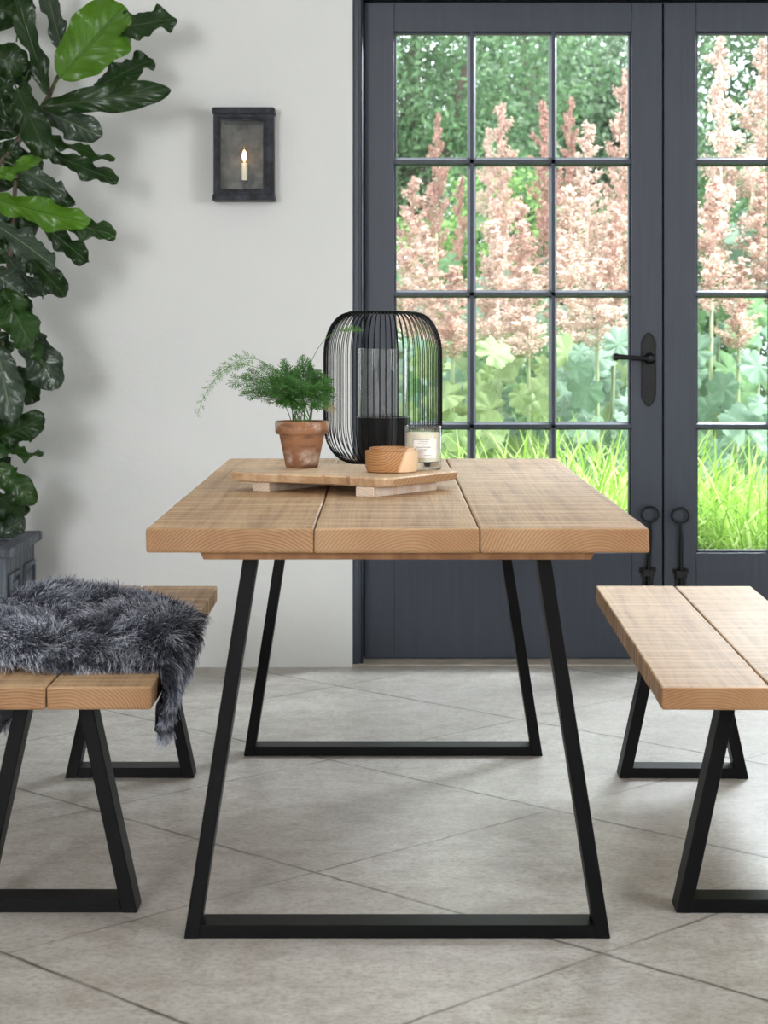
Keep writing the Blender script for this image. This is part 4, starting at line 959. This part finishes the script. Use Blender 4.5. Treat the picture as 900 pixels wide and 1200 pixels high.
poppy(722, 235, 8.8, .6, .8, 0, .05, 'pink plume poppy directly above the door handle', int(10 * 1.5), lk=0)
poppy(843, 38, 9.0, 1.05, .92, 1, .02, 'tall blush plume poppy nearest the stile of the right-hand door', int(9 * 1.5), lk=0)
poppy(897, 42, 9.0, .75, .95, 1, .32, 'tall leaning plume poppy with a pale arching stem in the right-hand door', int(8 * 1.5), lk=0)
poppy(838, 208, 8.7, .6, .85, 0, .05, 'short tan-pink plume poppy in the second-row pane of the right-hand door', int(9 * 1.5), lk=1)
poppy(893, 200, 8.9, .6, .9, 0, .05, 'short pink plume poppy at the right edge of the picture', int(9 * 1.5), lk=1)
poppy(870, 300, 8.3, .4, .7, 0, .06, 'leafy low plume poppy with big pale leaves behind the grass of the right-hand door', int(12 * 1.5), lk=0)
poppy(700, 300, 8.3, .4, .8, 1, .0, 'leafy low plume poppy with very pale leaves, left of the door handle', int(12 * 1.5), lk=0)
poppy(620, 310, 8.3, .4, .8, 1, .0, 'leafy low plume poppy behind the grass under the middle panes', int(12 * 1.5), lk=2)
poppy(530, 310, 8.3, .4, .8, 0, .0, 'leafy low plume poppy right of the wire lantern', int(12 * 1.5), lk=2)

# --- arching grass by the doors
def grass():
    rng = np.random.default_rng(3); n = 10500; seg = 7
    cx = rng.uniform(-.7, 3.1, 260); cy = rng.uniform(7.3, 8.4, 260); k = rng.integers(0, 260, n)
    bx_ = cx[k] + rng.normal(0, .07, n); by_ = cy[k] + rng.normal(0, .07, n)
    h = (0.76 + 0.12 * np.sin(cx[k] * 2.1) + 0.0 * k) * rng.uniform(.65, 1.15, n); lean = rng.uniform(.2, .85, n) * h
    az = rng.normal(0, 1.0, n) * 1.1 + np.where(rng.random(n) < .6, -math.pi / 4, math.pi * .9); wd = rng.uniform(.004, .0095, n)
    t = np.linspace(0, 1, seg + 1)
    dirx, diry = np.cos(az), np.sin(az)
    rad = lean[:, None] * t[None] ** 1.8; zz = h[:, None] * (t[None] - 0.42 * t[None] ** 3 * (lean / h)[:, None] * 1.4) - 0.07
    c = np.stack([bx_[:, None] + dirx[:, None] * rad, by_[:, None] + diry[:, None] * rad, zz], 2)
    c[:, :, 1] = np.maximum(c[:, :, 1], 6.90 + 0.04 * rng.random(n)[:, None])
    wa = az + math.pi / 2 + rng.normal(0, .5, n); side = np.stack([np.cos(wa), np.sin(wa), np.zeros(n)], 1)[:, None, :] * (wd[:, None] * (1 - t[None] ** 2.2 * .92))[:, :, None]
    v = np.stack([c - side, c + side], 2).reshape(-1, 3)
    base = (np.arange(n) * (seg + 1) * 2)[:, None] + (np.arange(seg) * 2)[None]
    f = np.stack([base, base + 1, base + 3, base + 2], 2).reshape(-1)
    me = bpy.data.meshes.new('grass'); nf = n * seg
    me.vertices.add(len(v)); me.vertices.foreach_set('co', v.astype(np.float32).ravel()); me.loops.add(nf * 4); me.loops.foreach_set('vertex_index', f.astype(np.int32))
    me.polygons.add(nf); me.polygons.foreach_set('loop_start', np.arange(0, nf * 4, 4, dtype=np.int32)); me.polygons.foreach_set('loop_total', np.full(nf, 4, dtype=np.int32))
    me.polygons.foreach_set('use_smooth', np.ones(nf, dtype=bool)); me.update(); me.validate(); me.materials.append(M_GRASS)
    o = bpy.data.objects.new('grass', me); C.objects.link(o); tag(o, 'lush lime-green arching grass growing outside the glazed doors', 'grass', kind='stuff')
grass()
